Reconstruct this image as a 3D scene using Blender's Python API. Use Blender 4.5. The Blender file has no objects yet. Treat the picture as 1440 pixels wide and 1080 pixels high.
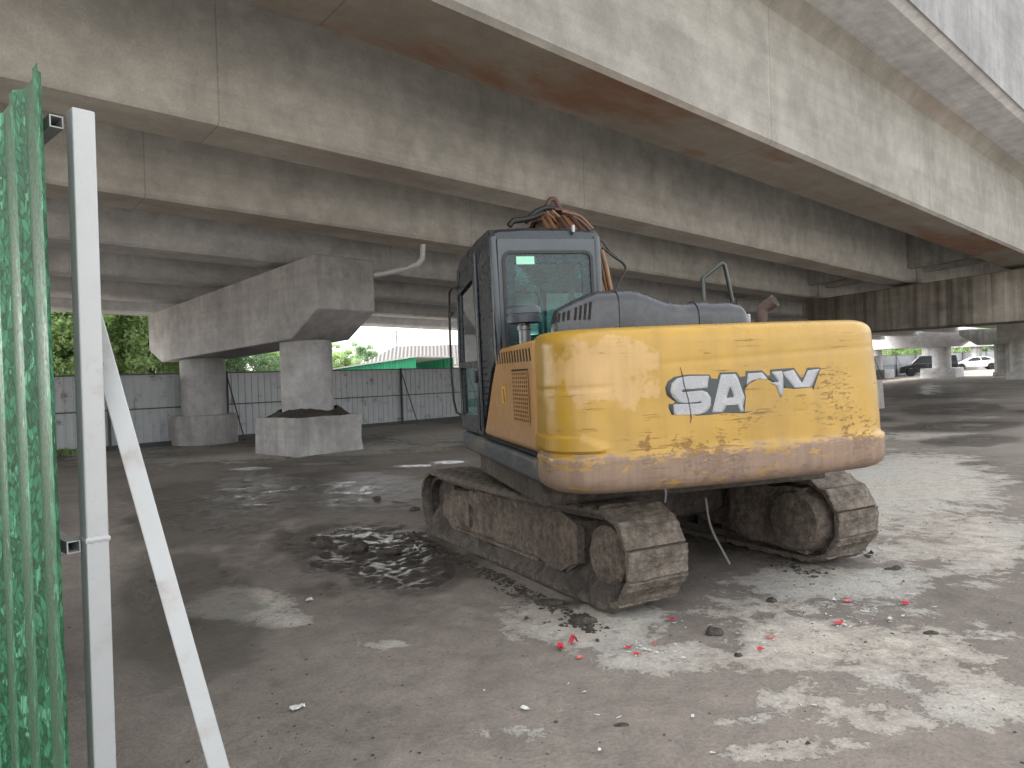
import bpy, bmesh, math, random
import numpy as np
from mathutils import Vector, Matrix, geometry
random.seed(7)
rng = np.random.default_rng(7)
S = bpy.context.scene
COL = S.collection
rad = math.radians

# ------------------------------------------------------------------ camera
H, FPX = 1.58, 980.0
ROLL, PITCH = math.atan(.033), math.atan(12 / 980)
Fv = Vector((0, math.cos(PITCH), -math.sin(PITCH)))
U0 = Vector((0, math.sin(PITCH), math.cos(PITCH)))
R0 = Vector((1, 0, 0))
Rv = math.cos(ROLL) * R0 - math.sin(ROLL) * U0
Uv = math.sin(ROLL) * R0 + math.cos(ROLL) * U0
cam_d = bpy.data.cameras.new('camera')
cam = bpy.data.objects.new('camera', cam_d)
COL.objects.link(cam)
cam.matrix_world = Matrix(((Rv.x, Uv.x, -Fv.x, 0), (Rv.y, Uv.y, -Fv.y, 0), (Rv.z, Uv.z, -Fv.z, H), (0, 0, 0, 1)))
cam_d.sensor_width = 36
cam_d.lens = 36 * FPX / 1440
cam_d.clip_start = .05
cam_d.clip_end = 3000
S.camera = cam
# ------------------------------------------------------------------ sky, sun, exposure
SUN_EL, SUN_AZ = 42, -58          # azimuth clockwise from +y
w = bpy.data.worlds.new('World')
S.world = w
w.use_nodes = True
nt = w.node_tree
sky = nt.nodes.new('ShaderNodeTexSky')
sky.sky_type = 'NISHITA'
sky.sun_disc = False
sky.sun_elevation = rad(SUN_EL)
sky.sun_rotation = rad(SUN_AZ)
sky.dust_density = 4
sky.air_density = 1.5
hs = nt.nodes.new('ShaderNodeHueSaturation')
hs.inputs['Saturation'].default_value = .12
bg = nt.nodes['Background']
bg.inputs['Strength'].default_value = .15
nt.links.new(sky.outputs[0], hs.inputs['Color'])
nt.links.new(hs.outputs[0], bg.inputs[0])
sd = bpy.data.lights.new('sun', 'SUN')
sd.energy = 2.2
sd.angle = rad(16)
sd.color = (1, .97, .92)
sun = bpy.data.objects.new('sun', sd)
COL.objects.link(sun)
sdir = Vector((math.sin(rad(SUN_AZ)) * math.cos(rad(SUN_EL)), math.cos(rad(SUN_AZ)) * math.cos(rad(SUN_EL)), math.sin(rad(SUN_EL))))
sun.rotation_euler = sdir.to_track_quat('Z', 'Y').to_euler()
S.view_settings.view_transform = 'Standard'
S.view_settings.look = 'None'
S.view_settings.gamma = 1
S.view_settings.exposure = 2.5
S.cycles.use_denoising = True
S.cycles.max_bounces = 10
S.cycles.diffuse_bounces = 10
S.cycles.transparent_max_bounces = 12
S.cycles.caustics_reflective = False
S.cycles.caustics_refractive = False

# ------------------------------------------------------------------ measuring helpers (pixel of the photograph -> place in the world)
CP = Vector((0, 0, H))
def ray(x, y):
    return Fv + Rv * ((x - 720) / FPX) - Uv * ((y - 540) / FPX)
def onz(x, y, z=0.):
    d = ray(x, y)
    return CP + d * ((z - H) / d.z)
def ondepth(x, y, Y):
    d = ray(x, y)
    return CP + d * (Y / d.y)
def az(a):
    return Vector((math.sin(rad(a)), math.cos(rad(a)), 0))
def ground_z(x, y):
    w_ = x * .713 + y * .70
    t = np.maximum(0, w_ - 36)
    return .011 * t * t / (t + 4)

# ------------------------------------------------------------------ noise for meshes
_perm = rng.permutation(512)
_gr = rng.normal(size=(512, 3))
_gr /= np.linalg.norm(_gr, axis=1)[:, None]
def noise3(p):
    p = np.asarray(p, float)
    i = np.floor(p).astype(int)
    f = p - i
    u = f * f * f * (f * (f * 6 - 15) + 10)
    out = 0
    for dx in (0, 1):
        for dy in (0, 1):
            for dz in (0, 1):
                h = _perm[(_perm[(_perm[(i[:, 0] + dx) & 511] + i[:, 1] + dy) & 511] + i[:, 2] + dz) & 511]
                g = (_gr[h] * (f - np.array([dx, dy, dz]))).sum(1)
                wgt = np.where(dx, u[:, 0], 1 - u[:, 0]) * np.where(dy, u[:, 1], 1 - u[:, 1]) * np.where(dz, u[:, 2], 1 - u[:, 2])
                out = out + g * wgt
    return out
def fbm(p, o=4):
    p = np.asarray(p, float)
    r, a = 0, 1
    for k in range(o):
        r = r + a * noise3(p * 2 ** k + 17.3 * k)
        a *= .5
    return r

# ------------------------------------------------------------------ mesh building
class MB:
    def __init__(s):
        s.v, s.f = [], []
    def add(s, vs, fs):
        n = len(s.v)
        s.v += [tuple(v) for v in vs]
        s.f += [tuple(i + n for i in f) for f in fs]
        return s
    def box(s, c, d, rot=None):
        hx, hy, hz = d[0] / 2, d[1] / 2, d[2] / 2
        vs = [Vector((x, y, z)) for x in (-hx, hx) for y in (-hy, hy) for z in (-hz, hz)]
        if rot is not None:
            vs = [rot @ v for v in vs]
        c = Vector(c)
        return s.add([v + c for v in vs], [(0, 1, 3, 2), (4, 6, 7, 5), (0, 4, 5, 1), (2, 3, 7, 6), (0, 2, 6, 4), (1, 5, 7, 3)])
    def prism(s, pts, a0, a1, axis='x', holes=()):
        """polygon in the plane across axis, run from a0 to a1"""
        loops = [list(pts)] + [list(h) for h in holes]
        flat = [p for l in loops for p in l]
        def P(p, a):
            return {'x': (a, p[0], p[1]), 'y': (p[0], a, p[1]), 'z': (p[0], p[1], a)}[axis]
        n = len(flat)
        vs = [P(p, a0) for p in flat] + [P(p, a1) for p in flat]
        fs = []
        if holes:
            tris = geometry.tessellate_polygon([[Vector((p[0], p[1], 0)) for p in l] for l in loops])
            for t in tris:
                fs.append(tuple(t)); fs.append(tuple(i + n for i in reversed(t)))
        else:
            fs.append(tuple(range(n))); fs.append(tuple(range(2 * n - 1, n - 1, -1)))
        k = 0
        for l in loops:
            m = len(l)
            for i in range(m):
                j = (i + 1) % m
                fs.append((k + i, k + i + n, k + j + n, k + j))
            k += m
        return s.add(vs, fs)
    def tube(s, path, r, n=8, caps=True):
        path = [Vector(p) for p in path]
        rs = r if isinstance(r, (list, tuple)) else [r] * len(path)
        rings = []
        up = None
        for i, p in enumerate(path):
            d = (path[min(i + 1, len(path) - 1)] - path[max(i - 1, 0)]).normalized()
            if up is None:
                up = Vector((0, 0, 1)) if abs(d.z) < .9 else Vector((1, 0, 0))
            a = d.cross(up)
            if a.length < 1e-4:
                a = d.cross(Vector((0, 1, .3)))
            a.normalize()
            b = a.cross(d).normalized()
            up = b
            rings.append([p + (a * math.cos(2 * math.pi * k / n) + b * math.sin(2 * math.pi * k / n)) * rs[i] for k in range(n)])
        vs = [v for q in rings for v in q]
        fs = []
        for i in range(len(path) - 1):
            for k in range(n):
                fs.append((i * n + k, i * n + (k + 1) % n, (i + 1) * n + (k + 1) % n, (i + 1) * n + k))
        if caps:
            fs.append(tuple(range(n - 1, -1, -1)))
            m = (len(path) - 1) * n
            fs.append(tuple(range(m, m + n)))
        return s.add(vs, fs)
    def lathe(s, prof, n=24, c=(0, 0, 0), axis='z'):
        """profile of (radius, height)"""
        vs, fs = [], []
        for r, h in prof:
            for k in range(n):
                a = 2 * math.pi * k / n
                p = (r * math.cos(a), r * math.sin(a), h)
                if axis == 'x':
                    p = (h, r * math.cos(a), r * math.sin(a))
                vs.append((p[0] + c[0], p[1] + c[1], p[2] + c[2]))
        for i in range(len(prof) - 1):
            for k in range(n):
                fs.append((i * n + k, i * n + (k + 1) % n, (i + 1) * n + (k + 1) % n, (i + 1) * n + k))
        fs.append(tuple(range(n - 1, -1, -1)))
        m = (len(prof) - 1) * n
        fs.append(tuple(range(m, m + n)))
        return s.add(vs, fs)
    def loft(s, rings, caps=True, closed=True):
        n = len(rings[0])
        vs = [v for q in rings for v in q]
        fs = []
        for i in range(len(rings) - 1):
            for k in range(n if closed else n - 1):
                fs.append((i * n + k, i * n + (k + 1) % n, (i + 1) * n + (k + 1) % n, (i + 1) * n + k))
        if caps:
            fs.append(tuple(range(n - 1, -1, -1)))
            m = (len(rings) - 1) * n
            fs.append(tuple(range(m, m + n)))
        return s.add(vs, fs)
    def mesh(s, name, smooth=None, fix=True):
        me = bpy.data.meshes.new(name)
        me.from_pydata([tuple(v) for v in s.v], [], s.f)
        if fix:
            bm = bmesh.new(); bm.from_mesh(me)
            bmesh.ops.recalc_face_normals(bm, faces=bm.faces)
            bm.to_mesh(me); bm.free()
        if smooth is not None:
            me.polygons.foreach_set('use_smooth', [True] * len(me.polygons))
            me.set_sharp_from_angle(angle=rad(smooth))
        return me
    def build(s, name, mat, parent=None, smooth=None, bevel=0, seg=2, fix=True, jitter=0, subdiv=0, jscale=3):
        me = s.mesh(name, smooth, fix)
        if subdiv:
            bm = bmesh.new(); bm.from_mesh(me)
            bmesh.ops.triangulate(bm, faces=[f for f in bm.faces if len(f.verts) > 4])
            for _ in range(12):
                es = [e for e in bm.edges if e.calc_length() > subdiv]
                if not es:
                    break
                bmesh.ops.subdivide_edges(bm, edges=es, cuts=1)
                bmesh.ops.triangulate(bm, faces=[f for f in bm.faces if len(f.verts) > 4])
            bm.to_mesh(me); bm.free()
        if jitter:
            jit(me, jitter, jscale)
        o = bpy.data.objects.new(name, me)
        COL.objects.link(o)
        if mat:
            me.materials.append(mat)
        if parent:
            o.parent = parent
        if bevel:
            m = o.modifiers.new('bevel', 'BEVEL')
            m.width = bevel; m.segments = seg; m.limit_method = 'ANGLE'; m.angle_limit = rad(32)
            if smooth is None:
                me.polygons.foreach_set('use_smooth', [True] * len(me.polygons))
                me.set_sharp_from_angle(angle=rad(50))
        return o
def jit(me, amp, scale):
    n = len(me.vertices)
    co = np.empty(n * 3); me.vertices.foreach_get('co', co)
    co = co.reshape(-1, 3)
    nr = np.empty(n * 3); me.vertices.foreach_get('normal', nr)
    nr = nr.reshape(-1, 3)
    d = fbm(co * scale + 31.7, 4) * amp * 1.6
    co = co + nr * d[:, None]
    me.vertices.foreach_set('co', co.ravel())
    me.update()
def tag(o, label=None, cat=None, group=None, kind=None):
    if label: o['label'] = label
    if cat: o['category'] = cat
    if group: o['group'] = group
    if kind: o['kind'] = kind
    return o
def thing(name, label, cat, loc=(0, 0, 0), rz=0, group=None):
    o = bpy.data.objects.new(name, None)
    COL.objects.link(o)
    o.empty_display_size = .2
    o.location = loc
    o.rotation_euler = (0, 0, rz)
    return tag(o, label, cat, group)
def dup(o, parent=None):
    c = o.copy()
    COL.objects.link(c)
    c.parent = parent
    for ch in list(o.children):
        dup(ch, c)
    return c

# ------------------------------------------------------------------ materials
class NT:
    def __init__(s, name):
        s.m = bpy.data.materials.new(name)
        s.m.use_nodes = True
        s.t = s.m.node_tree
        s.b = s.t.nodes['Principled BSDF']
        s.out = s.t.nodes['Material Output']
        s._tc = None
    def n(s, typ, **kw):
        x = s.t.nodes.new('ShaderNode' + typ)
        for k, v in kw.items():
            setattr(x, k, v)
        return x
    def l(s, a, b):
        s.t.links.new(a, b)
    def tc(s):
        if s._tc is None:
            s._tc = s.n('TexCoord')
        return s._tc.outputs['Object']
    def mapping(s, scale=(1, 1, 1), rot=(0, 0, 0), loc=(0, 0, 0), src=None):
        m = s.n('Mapping')
        m.inputs['Scale'].default_value = scale
        m.inputs['Rotation'].default_value = rot
        m.inputs['Location'].default_value = loc
        s.l(src or s.tc(), m.inputs[0])
        return m.outputs[0]
    def noise(s, scale, detail=6, rough=.6, vec=None, dist=0):
        x = s.n('TexNoise')
        x.inputs['Scale'].default_value = scale
        x.inputs['Detail'].default_value = detail
        x.inputs['Roughness'].default_value = rough
        x.inputs['Distortion'].default_value = dist
        s.l(vec or s.tc(), x.inputs['Vector'])
        return x.outputs['Fac']
    def ramp(s, src, lo, hi, a=0., b=1.):
        x = s.n('MapRange', interpolation_type='SMOOTHSTEP')
        x.inputs['From Min'].default_value = lo
        x.inputs['From Max'].default_value = hi
        x.inputs['To Min'].default_value = a
        x.inputs['To Max'].default_value = b
        s.l(src, x.inputs[0])
        return x.outputs[0]
    def math(s, op, a, b=None, c=None):
        x = s.n('Math', operation=op)
        for i, v in enumerate((a, b, c)):
            if v is None: continue
            if isinstance(v, (int, float)): x.inputs[i].default_value = v
            else: s.l(v, x.inputs[i])
        return x.outputs[0]
    def mix(s, fac, a, b):
        x = s.n('Mix', data_type='RGBA')
        if isinstance(fac, (int, float)): x.inputs[0].default_value = fac
        else: s.l(fac, x.inputs[0])
        for i, v in ((6, a), (7, b)):
            if isinstance(v, tuple): x.inputs[i].default_value = (*v[:3], 1)
            else: s.l(v, x.inputs[i])
        return x.outputs[2]
    def mul(s, col, fac):
        x = s.n('Mix', data_type='RGBA', blend_type='MULTIPLY')
        x.inputs[0].default_value = 1
        s.l(col, x.inputs[6])
        c = s.n('CombineColor')
        for i in range(3): s.l(fac, c.inputs[i])
        s.l(c.outputs[0], x.inputs[7])
        return x.outputs[2]
    def xyz(s, src=None):
        x = s.n('SeparateXYZ')
        s.l(src or s.tc(), x.inputs[0])
        return x.outputs
    def bump(s, h, dist=.01, strength=1., prev=None):
        x = s.n('Bump')
        x.inputs['Distance'].default_value = dist
        x.inputs['Strength'].default_value = strength
        s.l(h, x.inputs['Height'])
        if prev is not None: s.l(prev, x.inputs['Normal'])
        return x.outputs[0]
    def fin(s, col=None, rough=None, normal=None, metal=None, spec=None, coat=None):
        for k, v in (('Base Color', col), ('Roughness', rough), ('Normal', normal), ('Metallic', metal), ('Specular IOR Level', spec), ('Coat Weight', coat)):
            if v is None: continue
            if isinstance(v, (int, float)): s.b.inputs[k].default_value = v
            elif isinstance(v, tuple): s.b.inputs[k].default_value = (*v[:3], 1)
            else: s.l(v, s.b.inputs[k])
        return s.m

def simple(name, col, rough=.6, var=.25, scale=6, bump=.002, metal=0, dirt=None, dirt_amt=.5, dscale=3):
    """paint, metal or rubber with tone variation, fine bump and optional dust"""
    t = NT(name)
    n1 = t.noise(scale, 6)
    n2 = t.noise(scale * 7, 4)
    c = t.mix(n1, tuple(x * (1 - var) for x in col), tuple(min(1, x * (1 + var)) for x in col))
    r = t.ramp(n2, .3, .7, rough - .08, min(1, rough + .1))
    if dirt:
        n3 = t.noise(dscale, 8, .65)
        d = t.ramp(n3, .62 - dirt_amt * .25, .78 - dirt_amt * .15)
        c = t.mix(d, c, dirt)
        r = t.math('MAXIMUM', r, t.math('MULTIPLY', d, .85))
    return t.fin(c, r, t.bump(n2, bump), metal)

def concrete(name, a, b, streak=.35, rust=0., bands=True, crack=True, grime=.35, rot=0):
    t = NT(name)
    big = t.noise(.55, 5, .6)
    mid = t.noise(3.1, 7, .65)
    fine = t.noise(38, 5, .7)
    c = t.mix(t.ramp(big, .3, .7), a, b)
    c = t.mul(c, t.ramp(mid, .25, .75, .82, 1.12))
    c = t.mul(c, t.ramp(fine, .3, .72, .9, 1.07))
    # rain and grime streaks running down the faces
    st = t.noise(1, 6, .6, t.mapping((5.5, 5.5, .16)))
    st2 = t.noise(1, 5, .55, t.mapping((1.1, 1.1, .10), loc=(3, 7, 1)))
    c = t.mul(c, t.ramp(st, .4, .66, 1, 1 - streak))
    c = t.mul(c, t.ramp(st2, .42, .68, 1, 1 - streak * .8))
    # long streaks along the member (form-work, wiped cement)
    al = t.noise(1, 6, .62, t.mapping((.22, 6, 6), loc=(9, 1, 4)))
    c = t.mul(c, t.ramp(al, .35, .7, 1.04, .92))
    bl = t.noise(.9, 7, .66, t.mapping((1, 1, .7), loc=(6, 3, 2)), .8)
    c = t.mul(c, t.ramp(bl, .38, .68, 1.05, .87))
    if grime:
        g = t.noise(1.4, 8, .68, dist=.6)
        c = t.mix(t.ramp(g, .56, .72, 0, grime), c, (.055, .05, .045))
    if rust:
        rn = t.noise(.42, 6, .62, t.mapping((.6, 1.6, 1.6), loc=(.0, 2, 5)), .3)
        under = t.ramp(t.xyz(t.n('NewGeometry').outputs['Normal'])[2], -.9, -.6, 1, 0)
        c = t.mix(t.math('MULTIPLY', under, .25), c, (.30, .235, .17))
        rm = t.math('MULTIPLY', t.math('MULTIPLY', t.ramp(rn, .46, .60, 0, rust), under), t.ramp(mid, .3, .6, .6, 1))
        c = t.mix(rm, c, (.20, .095, .055))
    pr = None
    if bands:
        br = t.n('TexWave', wave_type='BANDS', bands_direction='X')
        br.inputs['Scale'].default_value = .05
        br.inputs['Distortion'].default_value = 0
        t.l(t.mapping((1, 1, 1), loc=(.7, 0, 0)), br.inputs[0])
        ln = t.ramp(br.outputs['Fac'], .0, .00005, 0, 1)
        c = t.mul(c, t.ramp(ln, 0, 1, .74, 1))
    pits = t.n('TexVoronoi')
    pits.inputs['Scale'].default_value = 14
    t.l(t.tc(), pits.inputs['Vector'])
    pm = t.ramp(pits.outputs['Distance'], .04, .1, .55, 1)
    sel = t.ramp(t.noise(2.3, 3), .5, .62)
    pm = t.math('ADD', t.math('MULTIPLY', pm, sel), t.math('SUBTRACT', 1, sel))
    c = t.mul(c, pm)
    nb = t.bump(mid, .012, .7)
    nb = t.bump(fine, .0035, .8, nb)
    return t.fin(c, t.ramp(mid, .3, .7, .78, .95), nb, spec=.3)

C_near = concrete('concrete_warm', (.34, .325, .295), (.43, .41, .37), .12, .0, grime=.15)
C_rust = concrete('concrete_rusty', (.225, .214, .194), (.285, .273, .248), .03, .85, grime=.12)
C_mid = concrete('concrete_grey', (.51, .50, .475), (.60, .59, .565), .03, .25, grime=.10)
C_cool = concrete('concrete_cool_grey', (.50, .50, .51), (.59, .59, .60), .03, .0, grime=.08)  # slightly cooler grey, for the farther girders and one distant pier
C_pier = concrete('concrete_pier', (.40, .395, .40), (.49, .485, .49), .09, .0, bands=False, grime=.25)
C_stain = concrete('concrete_stained_pier', (.27, .245, .21), (.40, .36, .30), .5, .0, bands=False, grime=.4)
C_plinth = concrete('concrete_plinth', (.38, .37, .365), (.47, .46, .45), .2, .0, bands=False, grime=.2)
C_parapet = concrete('concrete_parapet', (.21, .21, .212), (.27, .27, .272), .12, .0, grime=.12)
C_pale = concrete('concrete_pale', (.36, .36, .34), (.46, .46, .44), .25, .0, bands=False, grime=.1)

# ------------------------------------------------------------------ ground
CS0 = Vector((.92, 6.40, 0))
def axis_pts(lo, hi, flo, fhi, step, grow=1.12):
    pts = list(np.arange(flo, fhi, step))
    s_, x = step, fhi
    while x < hi:
        pts.append(x); s_ *= grow; x += s_
    pts.append(hi)
    s_, x = step * grow, flo - step * grow
    while x > lo:
        pts.insert(0, x); s_ *= grow; x -= s_
    pts.insert(0, lo)
    return np.array(pts)
gx = axis_pts(-500, 700, -4.5, 6.5, .04)
gy = axis_pts(-60, 900, 1.2, 12.5, .04)
X, Y = np.meshgrid(gx, gy)
P = np.stack([X.ravel(), Y.ravel(), np.zeros(X.size)], 1)
def blob(px, py, hw, hh):
    """an oval patch on the ground: place, half width and half depth in metres, from its outline in the photograph"""
    c = onz(px, py); a = onz(px, py - hh); b = onz(px, py + hh)
    return c.x, (a.y + b.y) / 2, abs(onz(px + hw, py).x - onz(px - hw, py).x) / 2, abs(a.y - b.y) / 2
def field(blobs):
    out = np.zeros(len(P))
    for bl in blobs:
        x, y, rx, ry = blob(*bl[:4])
        # tilt the oval along the sight line so that it keeps its outline
        k = x / y
        u = (P[:, 0] - x - k * (P[:, 1] - y)) / rx
        v = (P[:, 1] - y) / ry
        d = np.sqrt(u * u + v * v)
        out = np.maximum(out, np.clip(1.35 - .85 * d, 0, 1) * (bl[4] if len(bl) > 4 else 1))
    return out
dry = field([(840, 880, 130, 34, .85), (950, 925, 110, 24, .8), (760, 862, 60, 16, .7), (1120, 905, 120, 42, .86), (1180, 820, 190, 30, .72), (1290, 930, 130, 45, .72),
             (1380, 985, 90, 40, .7), (1120, 985, 90, 14, .56), (1050, 1012, 60, 16, .6), (1120, 1055, 150, 22, .54), (1250, 1010, 120, 30, .5), (1240, 930, 280, 130, .44), (900, 1000, 200, 60, .3), (1100, 860, 300, 40, .48), (1390, 890, 70, 26, .5),
             (1330, 690, 160, 55, 1.), (1420, 770, 90, 60, .7), (1250, 775, 120, 20, .7), (1300, 612, 90, 8, .75),
             (330, 852, 75, 26, 1.), (395, 872, 45, 10, .8), (270, 640, 170, 12, .9), (480, 632, 160, 9, .75), (610, 610, 70, 14, .9),  # ovals by the plinths and hoarding paint the sunlit strip as pale floor
             (520, 605, 200, 10, .8), (1380, 562, 80, 3, .6), (1380, 588, 60, 3, .6), (700, 1040, 80, 24, .42), (540, 905, 40, 8, .6), (1085, 858, 22, 7, .75)])
bounce_rear = np.clip((1.1 - P[:, 1]) / 1.0, 0, 1) * np.clip((P[:, 0] + 60) / 10, 0, 1) * (P[:, 1] > -40)  # pale floor added behind the camera to bounce light up under the deck
dry = np.maximum(dry, bounce_rear)
bounce_right = np.clip((P[:, 0] - 1.0 - .85 * P[:, 1]) / 2, 0, 1) * (P[:, 1] < 14)  # the same added pale floor, out of view to the right
dry = np.maximum(dry, bounce_right)
wet = field([(556, 785, 72, 36, 1.6), (500, 760, 130, 26, .95), (590, 805, 60, 30, 1.3), (470, 790, 60, 20, 1.), (350, 659, 45, 3, 1.05), (230, 640, 80, 4, 1.0), (585, 655, 30, 2.5, 1.1), (632, 650, 30, 3, 1.1), (450, 652, 60, 3, 1.),
             (400, 700, 260, 40, .82), (250, 740, 120, 50, .8), (160, 900, 150, 150, .72), (640, 690, 160, 30, .7), (330, 980, 160, 60, .5), (1370, 620, 110, 10, .8), (1370, 652, 34, 4, .8),
             (1350, 600, 140, 9, .9), (1360, 550, 140, 12, .9), (1350, 575, 130, 10, .8), (1240, 590, 40, 4, .8), (450, 830, 90, 20, .55), (660, 800, 50, 40, .6), (1020, 770, 90, 26, .5), (800, 850, 26, 8, .8)])
churn = field([(520, 785, 110, 46, 1.), (420, 770, 120, 40, .8), (560, 850, 100, 30, .65), (350, 800, 80, 24, .6), (300, 700, 220, 40, .45), (1350, 560, 140, 26, .5), (820, 870, 100, 14, .25)])
near = np.clip(1.2 - np.hypot(P[:, 0] - .5, P[:, 1] - 5) / 22, 0, 1)
hgt = fbm(P * .9, 3) * .010 * near
big_n = fbm(P * 4.2, 4)
flat_ = 1 - .5 * np.clip((wet - .75) / .3, 0, 1)
hgt += churn * flat_ * (np.maximum(big_n, -.12) * .085 + fbm(P * 13, 3) * .03) * near
hgt += np.clip((wet - .75) / .3, 0, 1) * (fbm(P * np.array([11, 11, 0]), 3) * .030 + fbm(P * np.array([21, 21, 0]), 2) * .006) * near
hgt += fbm(P * 6.5 + 5, 4) * .006 * near
P[:, 2] = hgt + ground_z(P[:, 0], P[:, 1])
ny_, nx_ = X.shape
idx = np.arange(ny_ * nx_).reshape(ny_, nx_)
quads = np.stack([idx[:-1, :-1], idx[:-1, 1:], idx[1:, 1:], idx[1:, :-1]], -1).reshape(-1, 4)
cf = CS0 + az(-28.5) * 1.5
P[:, 2] -= .065 * np.exp(-((P[:, 0] - cf.x) ** 2 + (P[:, 1] - cf.y) ** 2) / 1.5 ** 2)
gme = bpy.data.meshes.new('ground')
gme.vertices.add(len(P)); gme.vertices.foreach_set('co', P.ravel())
gme.loops.add(quads.size); gme.loops.foreach_set('vertex_index', quads.ravel().astype(np.int32))
gme.polygons.add(len(quads)); gme.polygons.foreach_set('loop_start', np.arange(0, quads.size, 4, dtype=np.int32))
gme.polygons.foreach_set('use_smooth', [True] * len(quads))
gme.update(calc_edges=True)
for nm, arr in (('dry', dry), ('wet', wet), ('churn', churn)):
    at = gme.attributes.new(nm, 'FLOAT', 'POINT')
    at.data.foreach_set('value', arr.astype(np.float32))
ground = bpy.data.objects.new('ground', gme)
COL.objects.link(ground)
tag(ground, 'muddy concrete floor with pale dry patches and wet puddles', kind='structure')
def ground_mat():
    t = NT('muddy_floor')
    def attr(n):
        a = t.n('Attribute'); a.attribute_name = n
        return a.outputs['Fac']
    n0 = t.noise(.35, 6, .6)
    n1 = t.noise(1.5, 9, .68, dist=.5)
    n2 = t.noise(6.5, 8, .7, dist=.4)
    n3 = t.noise(45, 6, .7)
    n4 = t.noise(170, 3, .7)
    s = t.math('ADD', attr('dry'), t.math('MULTIPLY_ADD', n1, 1.5, -.75))
    s = t.math('ADD', s, t.math('MULTIPLY_ADD', n2, .95, -.475))
    s = t.math('ADD', s, t.math('MULTIPLY_ADD', n3, .22, -.11))
    dry_lit_m = t.math('MULTIPLY_ADD', t.ramp(s, .40, .50), .58, t.math('MULTIPLY', t.ramp(s, .44, .85), .42))
    mud = t.mix(t.ramp(n1, .3, .7), (.125, .106, .091), (.205, .176, .151))
    mud = t.mix(t.ramp(n0, .35, .65), mud, (.24, .207, .178))
    mud = t.mul(mud, t.ramp(n2, .28, .72, .8, 1.14))
    dry_lit_c = t.mix(t.ramp(n2, .3, .7), (.34, .305, .262), (.47, .43, .372))
    dry_lit_c = t.mix(t.ramp(t.noise(.8, 6, .65, t.mapping(loc=(4, 2, 0))), .42, .62), dry_lit_c, (.40, .385, .35))
    # darker spots and crumbs trodden into the dry patches
    sp = t.ramp(t.noise(11, 8, .75, t.mapping(loc=(1, 8, 3))), .53, .66)
    dry_lit_c = t.mix(t.math('MULTIPLY', sp, .75), dry_lit_c, (.13, .112, .095))
    col = t.mix(dry_lit_m, mud, dry_lit_c)
    col = t.mul(col, t.ramp(n3, .3, .72, .82, 1.13))
    col = t.mul(col, t.ramp(n4, .3, .75, .86, 1.08))
    # small stones and crumbs
    vo = t.n('TexVoronoi'); vo.inputs['Scale'].default_value = 26
    t.l(t.tc(), vo.inputs['Vector'])
    cr = t.math('MULTIPLY', t.ramp(vo.outputs['Distance'], .10, .16, 1, 0), t.ramp(t.noise(2.2, 4), .5, .6))
    col = t.mix(t.math('MULTIPLY', cr, .6), col, (.05, .042, .036))
    wv = t.math('ADD', attr('wet'), t.math('MULTIPLY_ADD', n1, .9, -.45))
    wv = t.math('ADD', wv, t.math('MULTIPLY_ADD', n2, .45, -.225))
    wet_m = t.ramp(wv, .42, .62)
    pud = t.ramp(wv, .78, .90)
    col = t.mix(wet_m, col, t.mul(col, t.math('MULTIPLY_ADD', n0, 0, .52)))
    col = t.mix(t.math('MULTIPLY', pud, .7), col, (.035, .032, .03))
    r = t.math('SUBTRACT', t.ramp(n2, .3, .7, .82, .95), t.math('MULTIPLY', wet_m, .46))
    r = t.math('SUBTRACT', r, t.math('MULTIPLY', pud, .24))
    h = t.math('ADD', t.math('MULTIPLY', n3, .6), t.math('MULTIPLY', n4, .2))
    h = t.math('ADD', h, t.math('MULTIPLY', n2, 1.6))
    h = t.math('ADD', h, t.math('MULTIPLY', dry_lit_m, .5))
    st = t.math('MULTIPLY_ADD', pud, -.42, .95)
    b = t.n('Bump'); b.inputs['Distance'].default_value = .012
    t.l(st, b.inputs['Strength']); t.l(h, b.inputs['Height'])
    return t.fin(col, r, b.outputs[0], spec=t.math('MULTIPLY_ADD', pud, .5, .5))
gme.materials.append(ground_mat())

# ------------------------------------------------------------------ elevated road: frame q along the girders, s across them
BO = Vector((-4.68, 15.94, 0))
BG, BT = az(48.4), az(-44)
ROTG = rad(90 - 48.4)
MG = Matrix.Translation(BO) @ Matrix.Rotation(ROTG, 4, 'Z')
MGi = MG.inverted()
ZA, ZB, Z0 = -.05, -.02, 4.2
QP = 18.05                                                # centre line of the stained pier
def zb(q, s):
    return Z0 + ZA * s + (ZB * q if q < QP else ZB * QP + .004 * (q - QP))
def bw(q, s, dz):
    return MGi @ (BO + BG * q + BT * s + Vector((0, 0, zb(q, s) + dz)))
DEPTH = 2.1
GIRD = [(-10.24, -9.23, C_rust), (-6.72, -5.98, C_mid), (-3.5, -2.7, C_mid), (-.3, .5, C_cool), (2.65, 3.3, C_cool), (5.5, 6.1, C_cool), (8.05, 8.6, C_cool)]
EDGE = -11.35
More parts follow.
